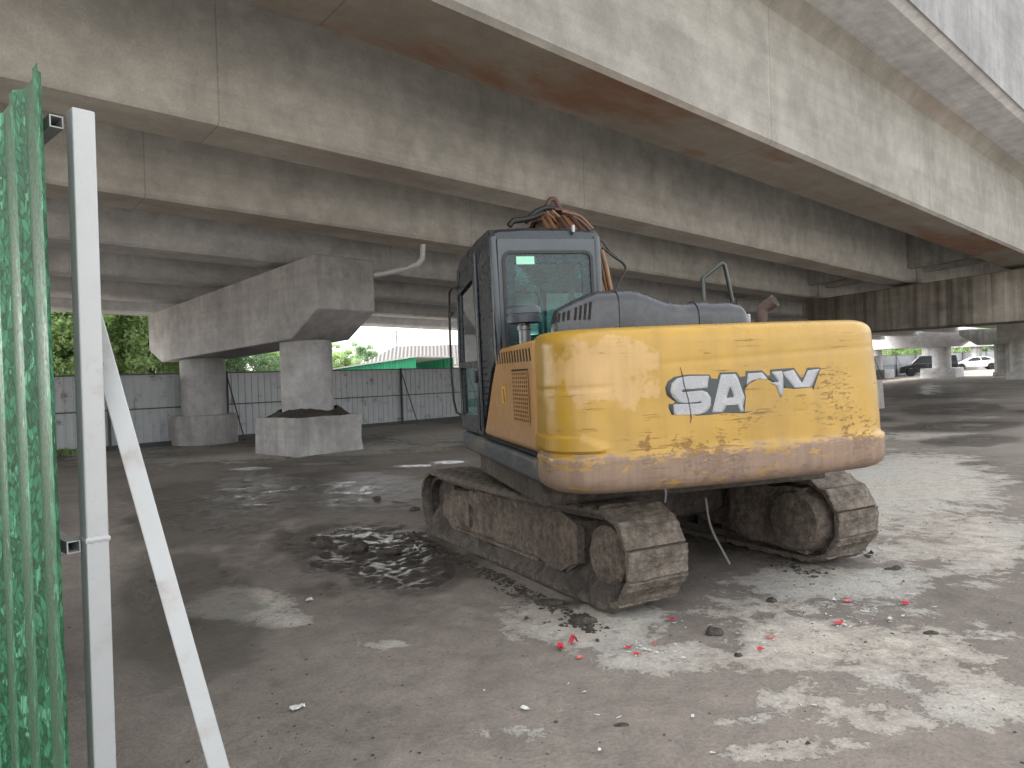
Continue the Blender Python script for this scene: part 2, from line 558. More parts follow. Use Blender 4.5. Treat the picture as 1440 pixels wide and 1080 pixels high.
def bridge(name, label, q0, q1, nseg):
    root = thing(name, label, 'bridge', BO + BG * q0, ROTG)
    off = Matrix.Translation(-(MGi @ (BO + BG * q0)))
    def put(mb, nm, mat, **k):
        mb.v = [off @ Vector(v) for v in mb.v]
        return mb.build(nm, mat, root, **k)
    qs = np.linspace(q0, q1, nseg + 1)
    for (a, b, mat) in GIRD:
        mb = MB()
        prof = [(a, .05), (a + .05, 0), (b - .05, 0), (b, .05), (b, DEPTH - .22), (b + .22, DEPTH), (a - .22, DEPTH), (a, DEPTH - .22)]
        mb.loft([[bw(q, s, dz) for s, dz in prof] for q in qs])
        put(mb, 'girder', mat)
    mb = MB()
    D = DEPTH + .003
    prof = [(EDGE, D + .08), (EDGE + .15, D), (8.9, D), (9.9, D + .12), (9.9, D + .42), (EDGE, D + .42)]
    mb.loft([[bw(q, s, dz) for s, dz in prof] for q in qs])
    put(mb, 'deck_slab', C_deck)
    for s0, s1 in ((EDGE - .02, EDGE + .23), (9.7, 9.92)):
        mb = MB().loft([[bw(q, s, dz) for s, dz in ((s0, D + (.04 if s0 < 0 else .10)), (s1, D + .423), (s1, D + 3.6), (s0, D + 3.6))] for q in qs])
        put(mb, 'parapet', C_parapet)
    for qd in ((q0 + .5), (q1 - .75)):
        for i in range(len(GIRD) - 1):
            a, b = GIRD[i][1] + .01, GIRD[i + 1][0] - .01
            mb = MB().loft([[bw(q, s, dz) for s, dz in ((a, .42), (b, .42), (b, DEPTH - .01), (a, DEPTH - .01))] for q in (qd, qd + .3)])
            put(mb, 'cross_beam', C_pale if qd > q0 + 1 else C_mid)
    return root
C_deck = concrete('concrete_deck_soffit', (.48, .48, .495), (.55, .55, .56), .05, .0, grime=.12)
bridge('elevated_road_span', 'long span of the elevated concrete road with parallel girders over the excavator', -16, QP - .06, 40)
bridge('elevated_road_span', 'far span of the elevated concrete road beyond the dark stained pier', QP + .06, 56, 12)

# ------------------------------------------------------------------ piers
def pier(label, o, azi, cap_pts, half, cols, mat, plinth_mat, name='bridge_pier', mats2=None):
    """cap_pts: outline (s, z) of the cap beam; cols: (s, q, radius, z_top, plinth(kind, size, height))"""
    rz = rad(-90 - azi) + math.pi          # local x along the cap (increasing s)
    rz = math.atan2(az(azi).y, az(azi).x)
    z0 = float(ground_z(o.x, o.y))
    root = thing(name, label, 'bridge pier', (o.x, o.y, z0), rz)
    mb = MB().prism([(s, z - z0) for s, z in cap_pts], -half, half, 'y')
    mb.build('cap_beam', mat, root, bevel=.03, subdiv=.0)
    for (s, q, r, zt, (kind, size, h)) in cols:
        n = 40
        prof = [(r, -.2)] + [(r, z) for z in np.linspace(.02, zt - z0 - .002, 8)]
        c = MB().lathe(prof, n, (s, q, 0)).build('column', mats2 or mat, root, smooth=40)
        mb = MB()
        if kind == 'square':
            vs = []
            hs_ = size / 2
            nseg = 10
            rings = []
            for z, k in ((-.1, 1.02), (.02, 1.015), (h * .35, 1.005), (h * .7, 1.0), (h, .985)):
                ring = []
                for (x0, y0, x1, y1) in ((-1, -1, 1, -1), (1, -1, 1, 1), (1, 1, -1, 1), (-1, 1, -1, -1)):
                    for i in range(nseg):
                        f = i / nseg
                        ring.append((s + (x0 + (x1 - x0) * f) * hs_ * k, q + (y0 + (y1 - y0) * f) * hs_ * k, z))
                rings.append(ring)
            mb.loft(rings)
            mb.build('plinth', plinth_mat, root, jitter=.028, jscale=2.3)
        else:
            hs_ = size / 2
            mb.lathe([(hs_ * 1.01, -.15), (hs_, .1), (hs_, h - .03), (hs_ - .03, h)], 48, (s, q, 0)).build('plinth', plinth_mat, root, smooth=40, jitter=.01, jscale=2)
    return root
# the near grey pier on the left (two columns)
AZ1 = -49.5
t1 = az(AZ1)
P1 = pier('grey concrete pier with two round columns in front of the steel hoarding', BO, AZ1,
          [(-1.6, 4.22), (-1.6, 3.10), (-.62, 2.52), (5.85, 2.27), (6.62, 2.62), (6.62, 3.62)], .75,
          [(0, 0, .575, 2.53, ('square', 1.68, .82)), (5.02, 0, .58, 2.33, ('round', 1.68, .79))], C_pier, C_plinth)
# wet soil heaped on the square plinth, round the column foot
mb = MB()
rings = []
for k, (r, z) in enumerate(((.80, .815), (.70, .875), (.62, .94), (.54, .97))):
    rings.append([(max(-.8, min(.8, r * 1.15 * math.cos(a))) + .02 * math.sin(5 * a + k), max(-.8, min(.8, r * 1.15 * math.sin(a))) + .02 * math.cos(7 * a), z + .035 * math.sin(3 * a + 1) * (1 if k else 0)) for a in np.linspace(0, 2 * math.pi, 60, endpoint=False)])
mb.loft(rings, caps=False)
M_soil = simple('wet_soil', (.045, .038, .03), .8, .4, 9, .02)
soil = mb.build('soil_heap', M_soil, P1, smooth=180, jitter=.03, jscale=7)
M_pvc = simple('white_pvc', (.62, .62, .62), .4, .1, 5, .001, dirt=(.25, .23, .2), dirt_amt=.3)
# drain pipe out of the end of the cap
a = P1.matrix_basis.inverted()
def loc1(px, py, Yd):
    return a @ ondepth(px, py, Yd)
pp = [loc1(528, 387, 14.9), loc1(540, 385, 14.75), loc1(575, 376, 14.5), loc1(588, 371, 14.4), loc1(594, 363, 14.4), loc1(595, 340, 14.4)]
MB().tube(pp, .055, 12).build('drain_pipe', M_pvc, P1, smooth=60)
# the dark stained pier behind the excavator
o2 = BO + BG * QP
def zc(s): return zb(QP - .01, s) - .1
P2 = pier('dark stained concrete pier right of the excavator', o2, -44,
          [(-17, zc(-17)), (-17, 2.72), (-4.2, 2.66), (-3.35, 3.3), (-3.2, 3.3), (-3.2, zc(-3.2))], .75,
          [(-4.62, 0, .6, 2.68, ('square', 1.5, 1.0)), (-10.6, 0, .6, 2.70, ('square', 1.5, 1.0)), (-15.6, 0, .6, 2.7, ('square', 1.5, 1.0))], C_stain, C_plinth, mats2=C_mid)
# piers far beyond
def far(px, Yd):
    p = ondepth(px, 500, Yd); p.z = 0
    return p
def simple_pier(label, px, Yd, azi, r, ends, zt, zb_, cols, mat, plinth=(2.4, .8), chamf=(True, True), pm=None):
    o = far(px, Yd)
    s0, s1 = ends
    pts = [(s0, zt), (s0, zb_ + (.85 if chamf[0] else 0)), (s0 + (1.2 if chamf[0] else .01), zb_), (s1 - (1.2 if chamf[1] else .01), zb_), (s1, zb_ + (.85 if chamf[1] else 0)), (s1, zt)]
    return pier(label, o, azi, pts, .8, [(s, 0, r, zb_ + .02, ('square', plinth[0], plinth[1])) for s in cols], mat, pm or mat)
simple_pier('distant grey pier whose column hides the back of the black van', 1324, 57, -44, .68, (-2.5, 7.5), 4.05, 2.75, (0, 5.2), C_cool, (2.5, .75), pm=C_cool)
simple_pier('distant pale pier to the right of the white car', 1410, 54, -44, .55, (-8, 2.7), 4.0, 2.75, (0, -6.5), C_pale, (1.1, .35), (False, True))
simple_pier('distant round column behind the white car', 1373, 79.5, -44, .55, (-4, 4), 4.6, 3.1, (0,), C_pale, (1.6, .4), (False, False))
simple_pier('distant sunlit column behind the black van', 1305, 66, -44, .5, (-1.5, 3), 4.4, 3.0, (0,), C_pale, (1.4, .4), (False, True))
simple_pier('dark distant column at the right edge of the picture', 1436, 47, -44, .62, (-4, 1.2), 4.1, 2.9, (0,), C_mid, (1.5, .5), (False, False))

# ------------------------------------------------------------------ grey steel hoarding along the site edge
M_hoard = simple('grey_steel_sheet', (.43, .45, .47), .5, .12, 2, .002, .25, dirt=(.13, .12, .11), dirt_amt=.35)
M_hframe = simple('dark_steel_frame', (.06, .065, .07), .6, .2, 5, .002)
FA, FB = Vector((-11.18, 17.03, 0)), Vector((-2.17, 26.08, 0))
fd = (FB - FA).normalized()
F0 = FA - fd * 9
FLEN = 118
hoard = thing('site_hoarding', 'long grey corrugated steel hoarding running along the far edge of the site', 'fence', F0, math.atan2(fd.y, fd.x))
def fz(x):
    p = F0 + fd * x
    return float(ground_z(p.x, p.y))
FH = 1.95
x = 0
pts_top = []
prof = []
while x < FLEN:                                              # ribbed sheet: narrow ribs on wide flats
    for dx, dy in ((0, 0), (.155, 0), (.165, -.022), (.19, -.022), (.2, 0)):
        prof.append((x + dx, dy))
    x += .2
mb = MB()
mb.loft([[(px_, py_, fz(px_) + .06) for px_, py_ in prof], [(px_, py_, fz(px_) + FH) for px_, py_ in prof]], caps=False, closed=False)
mb.build('steel_sheet', M_hoard, hoard)
for zz in (1.02, 1.93):
    mb = MB()
    xs = np.linspace(0, FLEN, 60)
    mb.loft([[(q, y_, fz(q) + zz + z_) for y_, z_ in ((-.045, -.016), (-.024, -.016), (-.024, .016), (-.045, .016))] for q in xs])
    mb.build('rail', M_hframe, hoard)
mb = MB().loft([[(q, y_, fz(q) + z_) for y_, z_ in ((-.07, -.1), (.05, -.1), (.05, .13), (-.07, .10))] for q in xs])
mb.build('footing_strip', M_hframe, hoard)
xp = 1.0
while xp < FLEN - 1:
    MB().box((xp, -.085, fz(xp) + FH / 2), (.055, .055, FH + .05)).build('post', M_hframe, hoard)
    MB().tube([(xp, -.1, fz(xp) + 1.85), (xp + .18, -.75, fz(xp) - .05)], .018, 6).build('brace', M_hframe, hoard)
    xp += 3.05 if xp < 60 else 6.1

# ------------------------------------------------------------------ green hoarding panel, post and brace close on the left
def green_mat():
    t = NT('grass_print_sheet')
    x, y, z = t.xyz()
    def blades(rot, sx, sz, loc):
        v = t.mapping((sx, sx, sz), (0, 0, 0), loc, t.mapping((1, 1, 1), (0, rot, 0)))
        n = t.n('TexVoronoi', feature='F1'); n.inputs['Scale'].default_value = 1
        e = t.n('TexVoronoi', feature='DISTANCE_TO_EDGE'); e.inputs['Scale'].default_value = 1
        t.l(v, n.inputs['Vector']); t.l(v, e.inputs['Vector'])
        return t.xyz(n.outputs['Color'])[0], e.outputs['Distance']
    r1, e1 = blades(.30, 70, 5.5, (0, 0, 0)); r2, e2 = blades(-.34, 76, 6, (3, 1, 2)); r3, e3 = blades(.05, 90, 6, (7, 3, 1))
    def leafy(r, e):
        return t.mul(t.mix(t.ramp(r, .1, .95), (.008, .07, .028), (.034, .18, .085)), t.ramp(e, .0, .16, .45, 1.1))
    c = t.mix(t.ramp(t.noise(24, 3, .6, t.mapping((1, 1, .5))), .47, .53), leafy(r1, e1), leafy(r2, e2))
    c = t.mix(t.ramp(t.noise(33, 3, .6, t.mapping((1, 1, .4), loc=(4, 4, 4))), .60, .63), c, t.mul(t.mix(r3, (.06, .24, .13), (.12, .34, .21)), t.ramp(e3, .0, .2, .4, 1.1)))
    b1o = e1
    # the flats between ribs are faded brown green
    fade = t.n('Attribute'); fade.attribute_name = 'flat'
    f = t.math('MULTIPLY', fade.outputs['Fac'], t.ramp(t.noise(1, 6, .65, t.mapping((60, 60, 2.5))), .3, .7, .55, .95))
    fl = t.mix(t.noise(1, 6, .7, t.mapping((70, 70, 9))), (.026, .052, .030), (.045, .078, .043))
    c = t.mix(f, c, fl)
    n = t.noise(60, 4)
    return t.fin(c, t.ramp(n, .3, .7, .42, .6), t.bump(b1o, .0006, .5), spec=.5)
GW = Vector((math.sin(rad(-48)), math.cos(rad(-48)), 0))      # along the panel, away from the camera
GN = Vector((-.67, -.742, 0)).normalized()
PP = ondepth(121, 540, 2.32); PP.z = 0
grot = math.atan2(GW.y, GW.x)
panel = thing('green_hoarding_panel', 'green grass-print corrugated hoarding sheet close at the left edge', 'fence', PP + GN * .10, grot)
MGP = panel.matrix_basis.inverted()
ztop = 2.60
# in local coordinates: x away from the camera, +y to the right of it (towards GN or away?)
ysign = 1 if (MGP.to_3x3() @ GN).y > 0 else -1
prof = []
xq = -.10
while xq < 3.2:
    for dx, dy, fl in ((0, .028, 0), (.05, .028, 0), (.072, 0, .2), (.09, 0, 1), (.24, 0, 1), (.258, 0, .2)):
        prof.append((xq + dx, dy * ysign, fl))
    xq += .28
zs = np.linspace(.04, ztop, 30)
mb = MB().loft([[(p_[0] + .0005 * math.sin(z_ * 3 + p_[0] * 9), p_[1], z_ + (.012 * math.sin(p_[0] * 23) if z_ > 2.5 else 0)) for p_ in prof] for z_ in zs], caps=False, closed=False)
gp = mb.build('sheet', green_mat(), panel)
at = gp.data.attributes.new('flat', 'FLOAT', 'POINT')
at.data.foreach_set('value', np.array([p_[2] for z_ in zs for p_ in prof], np.float32))
so = gp.modifiers.new('solid', 'SOLIDIFY'); so.thickness = .0012
M_white = simple('white_painted_steel', (.33, .338, .342), .35, .05, 9, .0006, dirt=(.28, .265, .25), dirt_amt=.35, dscale=5)
def hollow(mb, p0, p1, wd, th, up=Vector((0, 0, 1))):
    """square tube with open ends"""
    d = (p1 - p0).normalized()
    a_ = d.cross(up).normalized(); b_ = a_.cross(d)
    h = wd / 2; k = h - th
    ring = lambda p, r_: [p + a_ * x_ * r_ + b_ * y_ * r_ for x_, y_ in ((-1, -1), (1, -1), (1, 1), (-1, 1))]
    mb.loft([ring(p1, k), ring(p0, k), ring(p0, h), ring(p1, h), ring(p1, k)], caps=False)
    return mb
for zz in (2.455, 1.065):
    c0 = Vector((.0, -.045 * ysign, zz)); c1 = Vector((3.1, -.045 * ysign, zz))
    hollow(MB(), c0, c1, .04, .004).build('rail_tube', M_white, panel)
post = thing('white_square_post', 'upright white square steel post with a weld seam beside the green sheet', 'post', PP, grot)
PW = .068
lean = Matrix.Rotation(rad(.8), 4, Vector((0, 1, 0)))
Ml = post.matrix_basis.to_3x3().inverted()
lz = Ml @ Vector((0.007, 0, 1))
def pbox(z0, z1, w_):
    mb = MB()
    mb.loft([[(lz.x * z_ + x_ * w_ / 2, lz.y * z_ + y_ * w_ / 2, z_) for x_, y_ in ((-1, -1), (1, -1), (1, 1), (-1, 1))] for z_ in (z0, z1)])
    return mb
pbox(-.1, 1.083, PW).build('lower_post', M_white, post, bevel=.005, seg=3)
pbox(1.0835, 2.50, PW).build('upper_post', M_white, post, bevel=.005, seg=3)
mb = MB()
ring = []
for z_, w_ in ((1.074, PW + .001), (1.079, PW + .007), (1.088, PW + .007), (1.093, PW + .001)):
    rr = []
    for x0, y0, x1, y1 in ((-1, -1, 1, -1), (1, -1, 1, 1), (1, 1, -1, 1), (-1, 1, -1, -1)):
        for i in range(8):
            f = i / 8
            rr.append((lz.x * z_ + (x0 + (x1 - x0) * f) * w_ / 2, lz.y * z_ + (y0 + (y1 - y0) * f) * w_ / 2, z_ + .003 * math.sin(i * 2.3)))
    ring.append(rr)
mb.loft(ring, caps=False).build('weld_seam', M_white, post, smooth=60, jitter=.002, jscale=60)
b0 = ondepth(124, 424, 2.45); b1 = ondepth(349, 1262, 2.30); b1.z = -.03
brace = thing('slanting_brace', 'white square steel brace slanting from the post down to the floor', 'brace', (b1.x, b1.y, 0))
mb = MB()
d_ = (b0 - b1).normalized()
tocam = (CP - (b0 + b1) / 2).normalized()
a_ = d_.cross(tocam).normalized(); c_ = a_.cross(d_)
o_ = Vector((b1.x, b1.y, 0))
mb.loft([[p - o_ + a_ * x_ * .031 + c_ * y_ * .022 for x_, y_ in ((-1, -1), (1, -1), (1, 1), (-1, 1))] for p in (b1, b0)])
mb.build('bar', M_white, brace, bevel=.004, seg=3)
MB().lathe([(.008, 0), (.008, .006), (.004, .008)], 10).build('bolt_head', simple('rusty_bolt', (.2, .16, .13), .6), brace)
bh = brace.children[-1]
mid = b0 - d_ * .235 - a_ * .012 * (1 if a_.x > 0 else -1) + c_ * .0215
bh.location = mid - o_
bh.rotation_euler = c_.to_track_quat('Z', 'Y').to_euler()

# ------------------------------------------------------------------ trees
def leaf_mat(name, dark, light):
    t = NT(name)
    g = t.n('NewGeometry')
    n = t.noise(.6, 4)
    r = t.math('ADD', t.math('MULTIPLY', g.outputs['Random Per Island'], .65), t.math('MULTIPLY', n, .5))
    c = t.mix(t.ramp(r, .2, .95), dark, light)
    t.fin(c, .55, spec=.3)
    tr = t.n('BsdfTranslucent')
    t.l(c, tr.inputs['Color'])
    mx = t.n('MixShader'); mx.inputs[0].default_value = .5
    t.l(t.b.outputs[0], mx.inputs[1]); t.l(tr.outputs[0], mx.inputs[2])
    t.l(mx.outputs[0], t.out.inputs[0])
    return t.m
L1 = leaf_mat('leaves_mid', (.10, .18, .06), (.34, .48, .18))
L2 = leaf_mat('leaves_light', (.13, .22, .08), (.38, .50, .22))
L3 = leaf_mat('leaves_blue', (.10, .17, .09), (.30, .44, .24))
M_bark = simple('bark', (.09, .07, .055), .9, .35, 8, .02)
def tree_proto(seed, h, cr, base, mat, nclump, nleaf, ls):
    r_ = np.random.default_rng(seed)
    root = thing('broadleaf_tree', 'tree', 'tree')
    mb = MB()
    lean_ = r_.normal(size=2) * .12
    path = [Vector((lean_[0] * k * k, lean_[1] * k * k, h * .72 * k)) for k in np.linspace(0, 1, 8)]
    mb.tube(path, list(np.linspace(.02 * h + .04, .03, 8)), 9)
    tips = []
    for k in range(8):
        a_ = r_.uniform(0, 2 * math.pi); f = r_.uniform(.3, .9)
        p = path[int(f * 7)]
        L = cr * r_.uniform(.5, .9)
        q = p + Vector((math.cos(a_) * L, math.sin(a_) * L, L * r_.uniform(.3, .8)))
        mb.tube([p, (p + q) / 2 + Vector((0, 0, .12 * L)), q], [.05, .035, .015], 6)
        tips.append(q)
    mb.build('trunk', M_bark, root, smooth=60)
    vs, fs = [], []
    cz = (base + h) / 2; rz = (h - base) / 2
    for c in range(nclump):
        while True:
            d = r_.uniform(-1, 1, 3)
            if .25 < np.linalg.norm(d) < 1: break
        wob = 1 + .28 * math.sin(3 * math.atan2(d[1], d[0]) + seed) + .15 * math.sin(5 * d[2] + seed)
        cen = np.array([d[0] * cr * wob, d[1] * cr * wob, cz + d[2] * rz])
        R_ = r_.uniform(.09, .17) * h * .55
        n = int(nleaf * r_.uniform(.5, 1.3))
        q = r_.normal(size=(n, 3)); q /= np.linalg.norm(q, axis=1)[:, None]
        pos = cen + q * (R_ * r_.uniform(.35, 1, (n, 1))) * np.array([1.15, 1.15, .75])
        for p in pos:
            a_ = r_.normal(size=3); a_ /= np.linalg.norm(a_)
            b_ = np.cross(a_, r_.normal(size=3)); b_ /= np.linalg.norm(b_)
            s1 = ls * r_.uniform(.6, 1.3); s2 = s1 * .5
            k = len(vs)
            vs += [p - a_ * s1, p - b_ * s2 + a_ * s1 * .1, p + a_ * s1, p + b_ * s2 + a_ * s1 * .1]
            fs.append((k, k + 1, k + 2, k + 3))
    MB().add(vs, fs).build('crown', mat, root, fix=False)
    return root
protos = [tree_proto(3, 9, 2.9, 1.3, L1, 120, 210, .10), tree_proto(5, 7.5, 2.6, 1.0, L2, 110, 210, .095), tree_proto(8, 8.5, 3.0, 1.2, L3, 115, 210, .105)]
used = set()
TG = 'trees beyond the site hoarding'
def place_tree(k, px, Yd, sc, label, rz):
    p = ondepth(px, 520, Yd)
    o = protos[k] if k not in used else dup(protos[k])
    used.add(k)
    o.location = (p.x, p.y, float(ground_z(p.x, p.y)) - .05)
    o.scale = (sc, sc, sc); o.rotation_euler = (0, 0, rz)
    o['label'] = label; o['group'] = TG
    return o
TL = [
 (0, 20, 24, .95, 'bushy green tree above the hoarding, seen past the green sheet'),
 (1, 88, 25, 1.0, 'light green tree between the green sheet and the white post, above the hoarding'),
 (0, 170, 30, 1.05, 'broad green tree behind the slanting brace, above the hoarding'),
 (1, 215, 28, .95, 'light green tree left of the pier cap beam end'),
 (2, 262, 33, 1.0, 'bluish green tree behind the round plinth column'),
 (0, 60, 37, 1.2, 'tall green tree in the second row, behind the light green one at the post'),
 (2, 140, 40, 1.25, 'tall bluish green tree in the second row behind the brace'),
 (0, 225, 42, 1.2, 'tall green tree in the second row, behind the cap beam end'),
 (2, 335, 36, .62, 'low bluish tree seen between the two columns, on the left'),
 (1, 378, 39, .6, 'low light green tree seen between the two columns, on the right'),
 (1, 300, 45, .9, 'light green tree far behind the left round column'),
 (2, 420, 52, .75, 'bluish tree far behind the right round column'),
 (1, 478, 66, .62, 'pale hazy tree just right of the near column'),
 (2, 512, 80, .72, 'hazy tree left of the brown roof'),
 (0, 455, 75, .7, 'hazy tree behind the near column'),
 (1, 1256, 76, .66, 'light green tree above the hoarding, left of the black van'),
 (0, 1280, 80, .6, 'small green tree above the hoarding, behind the black van'),
 (1, 1350, 95, .66, 'light green tree behind the hoarding, above the bonnet of the white car'),
 (2, 1388, 100, .7, 'bluish tree behind the hoarding, above the boot of the white car'),
 (0, 1425, 104, .8, 'dark green tree behind the hoarding at the right edge'),
 (0, 1315, 92, .62, 'green tree behind the distant grey pier'),
 (2, -60, 30, 1.1, 'bluish green tree hidden past the left edge behind the green sheet'),
]
for i, (k, px, Yd, sc, lb) in enumerate(TL):
    place_tree(k, px, Yd, sc, lb, i * 1.7)
# weeds at the foot of the hoarding
wp = onz(90, 640)
vs, fs = [(0, 0, -.02), (.05, 0, -.02), (0, .05, -.02)], [(0, 1, 2)]
for i in range(260):                                     # every blade is rooted in the one crown
    a_ = rng.uniform(0, 6.28); r_ = abs(rng.normal()) * .28
    b = np.array([r_ * math.cos(a_) * 1.8, r_ * math.sin(a_) * .5, 0])
    hh = rng.uniform(.06, .2)
    d = rng.normal(size=3) * .07; d[2] = hh
    sd_ = np.array([math.cos(a_ + 1.3), math.sin(a_ + 1.3), 0]) * .014
    k = len(vs)
    vs += [b - sd_, b + sd_, b + d * .6 + sd_ * 1.3, b + d]
    fs.append((k, k + 1, k + 2, k + 3)); fs.append((0, k, k + 1))
weeds = MB().add(vs, fs).build('weed_clump', L2, fix=False)
weeds.location = (wp.x, wp.y, 0)
tag(weeds, 'small clump of green weeds at the foot of the hoarding, beside the green sheet', 'plant')

# ------------------------------------------------------------------ buildings beyond the hoarding
def roof_mat(name, col, sc):
    t = NT(name)
    wv = t.n('TexWave', bands_direction='X'); wv.inputs['Scale'].default_value = sc
    t.l(t.tc(), wv.inputs[0])
    n = t.noise(1.2, 6)
    c = t.mul(t.mix(n, tuple(v * .8 for v in col), tuple(v * 1.2 for v in col)), t.ramp(wv.outputs['Fac'], 0, 1, .88, 1.05))
    return t.fin(c, .7, t.bump(wv.outputs['Fac'], .03))
bA = ondepth(500, 500, 62); bA.z = float(ground_z(bA.x, bA.y))
shed = thing('long_shed', 'long low building with a grey brown hipped roof and white walls', 'building', (bA.x, bA.y, 0), rad(6))
L_, D_, ev, rg = 26, 9, 2.75, 4.75
MB().box((L_ / 2, D_ / 2, ev / 2), (L_ - .5, D_ - .5, ev)).build('wall', simple('white_wall', (.62, .61, .58), .8, .08), shed)
MB().add([(0, 0, ev), (L_, 0, ev), (L_, D_, ev), (0, D_, ev), (3.2, D_ / 2, rg), (L_ - 3, D_ / 2, rg)], [(0, 1, 5, 4), (1, 2, 5), (2, 3, 4, 5), (3, 0, 4), (3, 2, 1, 0)]).build('roof', roof_mat('brown_roof_sheet', (.048, .042, .039), .9), shed)
gA = ondepth(462, 515, 36); gB = ondepth(584, 515, 33)
gl = (gB - gA); gl.z = 0
gsh = thing('green_lean_to', 'bright green corrugated lean-to with a sloping top behind the hoarding', 'shed', (gA.x, gA.y, 0), math.atan2(gl.y, gl.x))
zl = (ondepth(462, 521, 36).z, ondepth(584, 502.5, 33).z)
M_gsh = roof_mat('green_sheet', (.03, .33, .17), 1.6)
L_ = gl.length
MB().prism([(0, 0), (L_, 0), (L_, zl[1]), (0, zl[0])], 0, .06, 'y').build('wall', M_gsh, gsh)
MB().prism([(-.1, zl[0] + .003), (L_ + .1, zl[1] + .003), (L_ + .1, zl[1] + .06), (-.1, zl[0] + .06)], -.1, 3.2, 'y').build('roof', simple('pale_roof_edge', (.5, .52, .5), .6), gsh)
MB().prism([(0, 0), (L_, 0), (L_, zl[1]), (0, zl[0])], 3.0, 3.06, 'y').build('wall', M_gsh, gsh)
M_pole = simple('grey_pole', (.18, .18, .18), .8)
up = ondepth(558, 487, 95)
pole = thing('utility_pole', 'thin utility pole with short cross arms above the brown roof', 'pole', (up.x, up.y, 0))
zt_ = ondepth(558, 464, 95).z
MB().tube([(0, 0, 0), (0, 0, zt_)], [.14, .09], 8).build('pole_shaft', M_pole, pole)
for k, dz in ((1.0, .25), (1.3, 1.0)):
    MB().box((0, 0, zt_ - dz), (k * 1.1, .1, .1)).build('cross_arm', M_pole, pole)
pyl = ondepth(587, 487, 300)
pylon = thing('power_pylon', 'faint distant lattice pylon above the brown roof', 'pylon', (pyl.x, pyl.y, 0))
zt_ = ondepth(587, 455, 300).z
M_pyl = simple('pale_galvanised_steel', (.5, .52, .54), .6)
for sx, sy in ((-1, -1), (1, -1), (1, 1), (-1, 1)):
    MB().tube([(sx * 2, sy * 2, 0), (sx * .4, sy * .4, zt_)], .09, 5).build('leg', M_pyl, pylon)
for dz in (1.0, 4.2, 7.4):
    MB().box((0, 0, zt_ - dz), (9 - dz * .3, .25, .3)).build('cross_arm', M_pyl, pylon)
for k in range(9):
    z0_, z1_ = zt_ * k / 9, zt_ * (k + 1) / 9
    w0, w1 = 2 - 1.6 * k / 9, 2 - 1.6 * (k + 1) / 9
    sg = 1 if k % 2 else -1
    MB().tube([(-w0 * sg, -w0, z0_), (w1 * sg, -w1, z1_)], .06, 4).build('lattice_bar', M_pyl, pylon)

# ------------------------------------------------------------------ excavator
CS = Vector((.92, 6.40, 0))
AZU, AZL = -14.6, -28.5
EX = thing('excavator', 'worn yellow crawler excavator with muddy tracks parked under the elevated road', 'excavator', CS, rad(-AZL))
RU = rad(-AZU) - rad(-AZL)
ROLLU = rad(-1.0)
UP0 = Vector((-.004, 0, 0))
MU = Matrix.Translation(CS) @ Matrix.Rotation(rad(-AZU), 4, 'Z') @ Matrix.Rotation(ROLLU, 4, 'Y') @ Matrix.Translation(UP0)
MUi = MU.inverted()
def up_part(mb, name, mat, **k):
    o = mb.build(name, mat, EX, **k)
    o.rotation_euler = (0, ROLLU, RU)
    o.location = Matrix.Rotation(RU, 3, 'Z') @ (Matrix.Rotation(ROLLU, 3, 'Y') @ UP0)
    return o
def on_u(px, py, u):
    d = MUi.to_3x3() @ ray(px, py); c = MUi @ CP
    return c + d * ((u - c.x) / d.x)
def on_v(px, py, v):
    d = MUi.to_3x3() @ ray(px, py); c = MUi @ CP
    return c + d * ((v - c.y) / d.y)

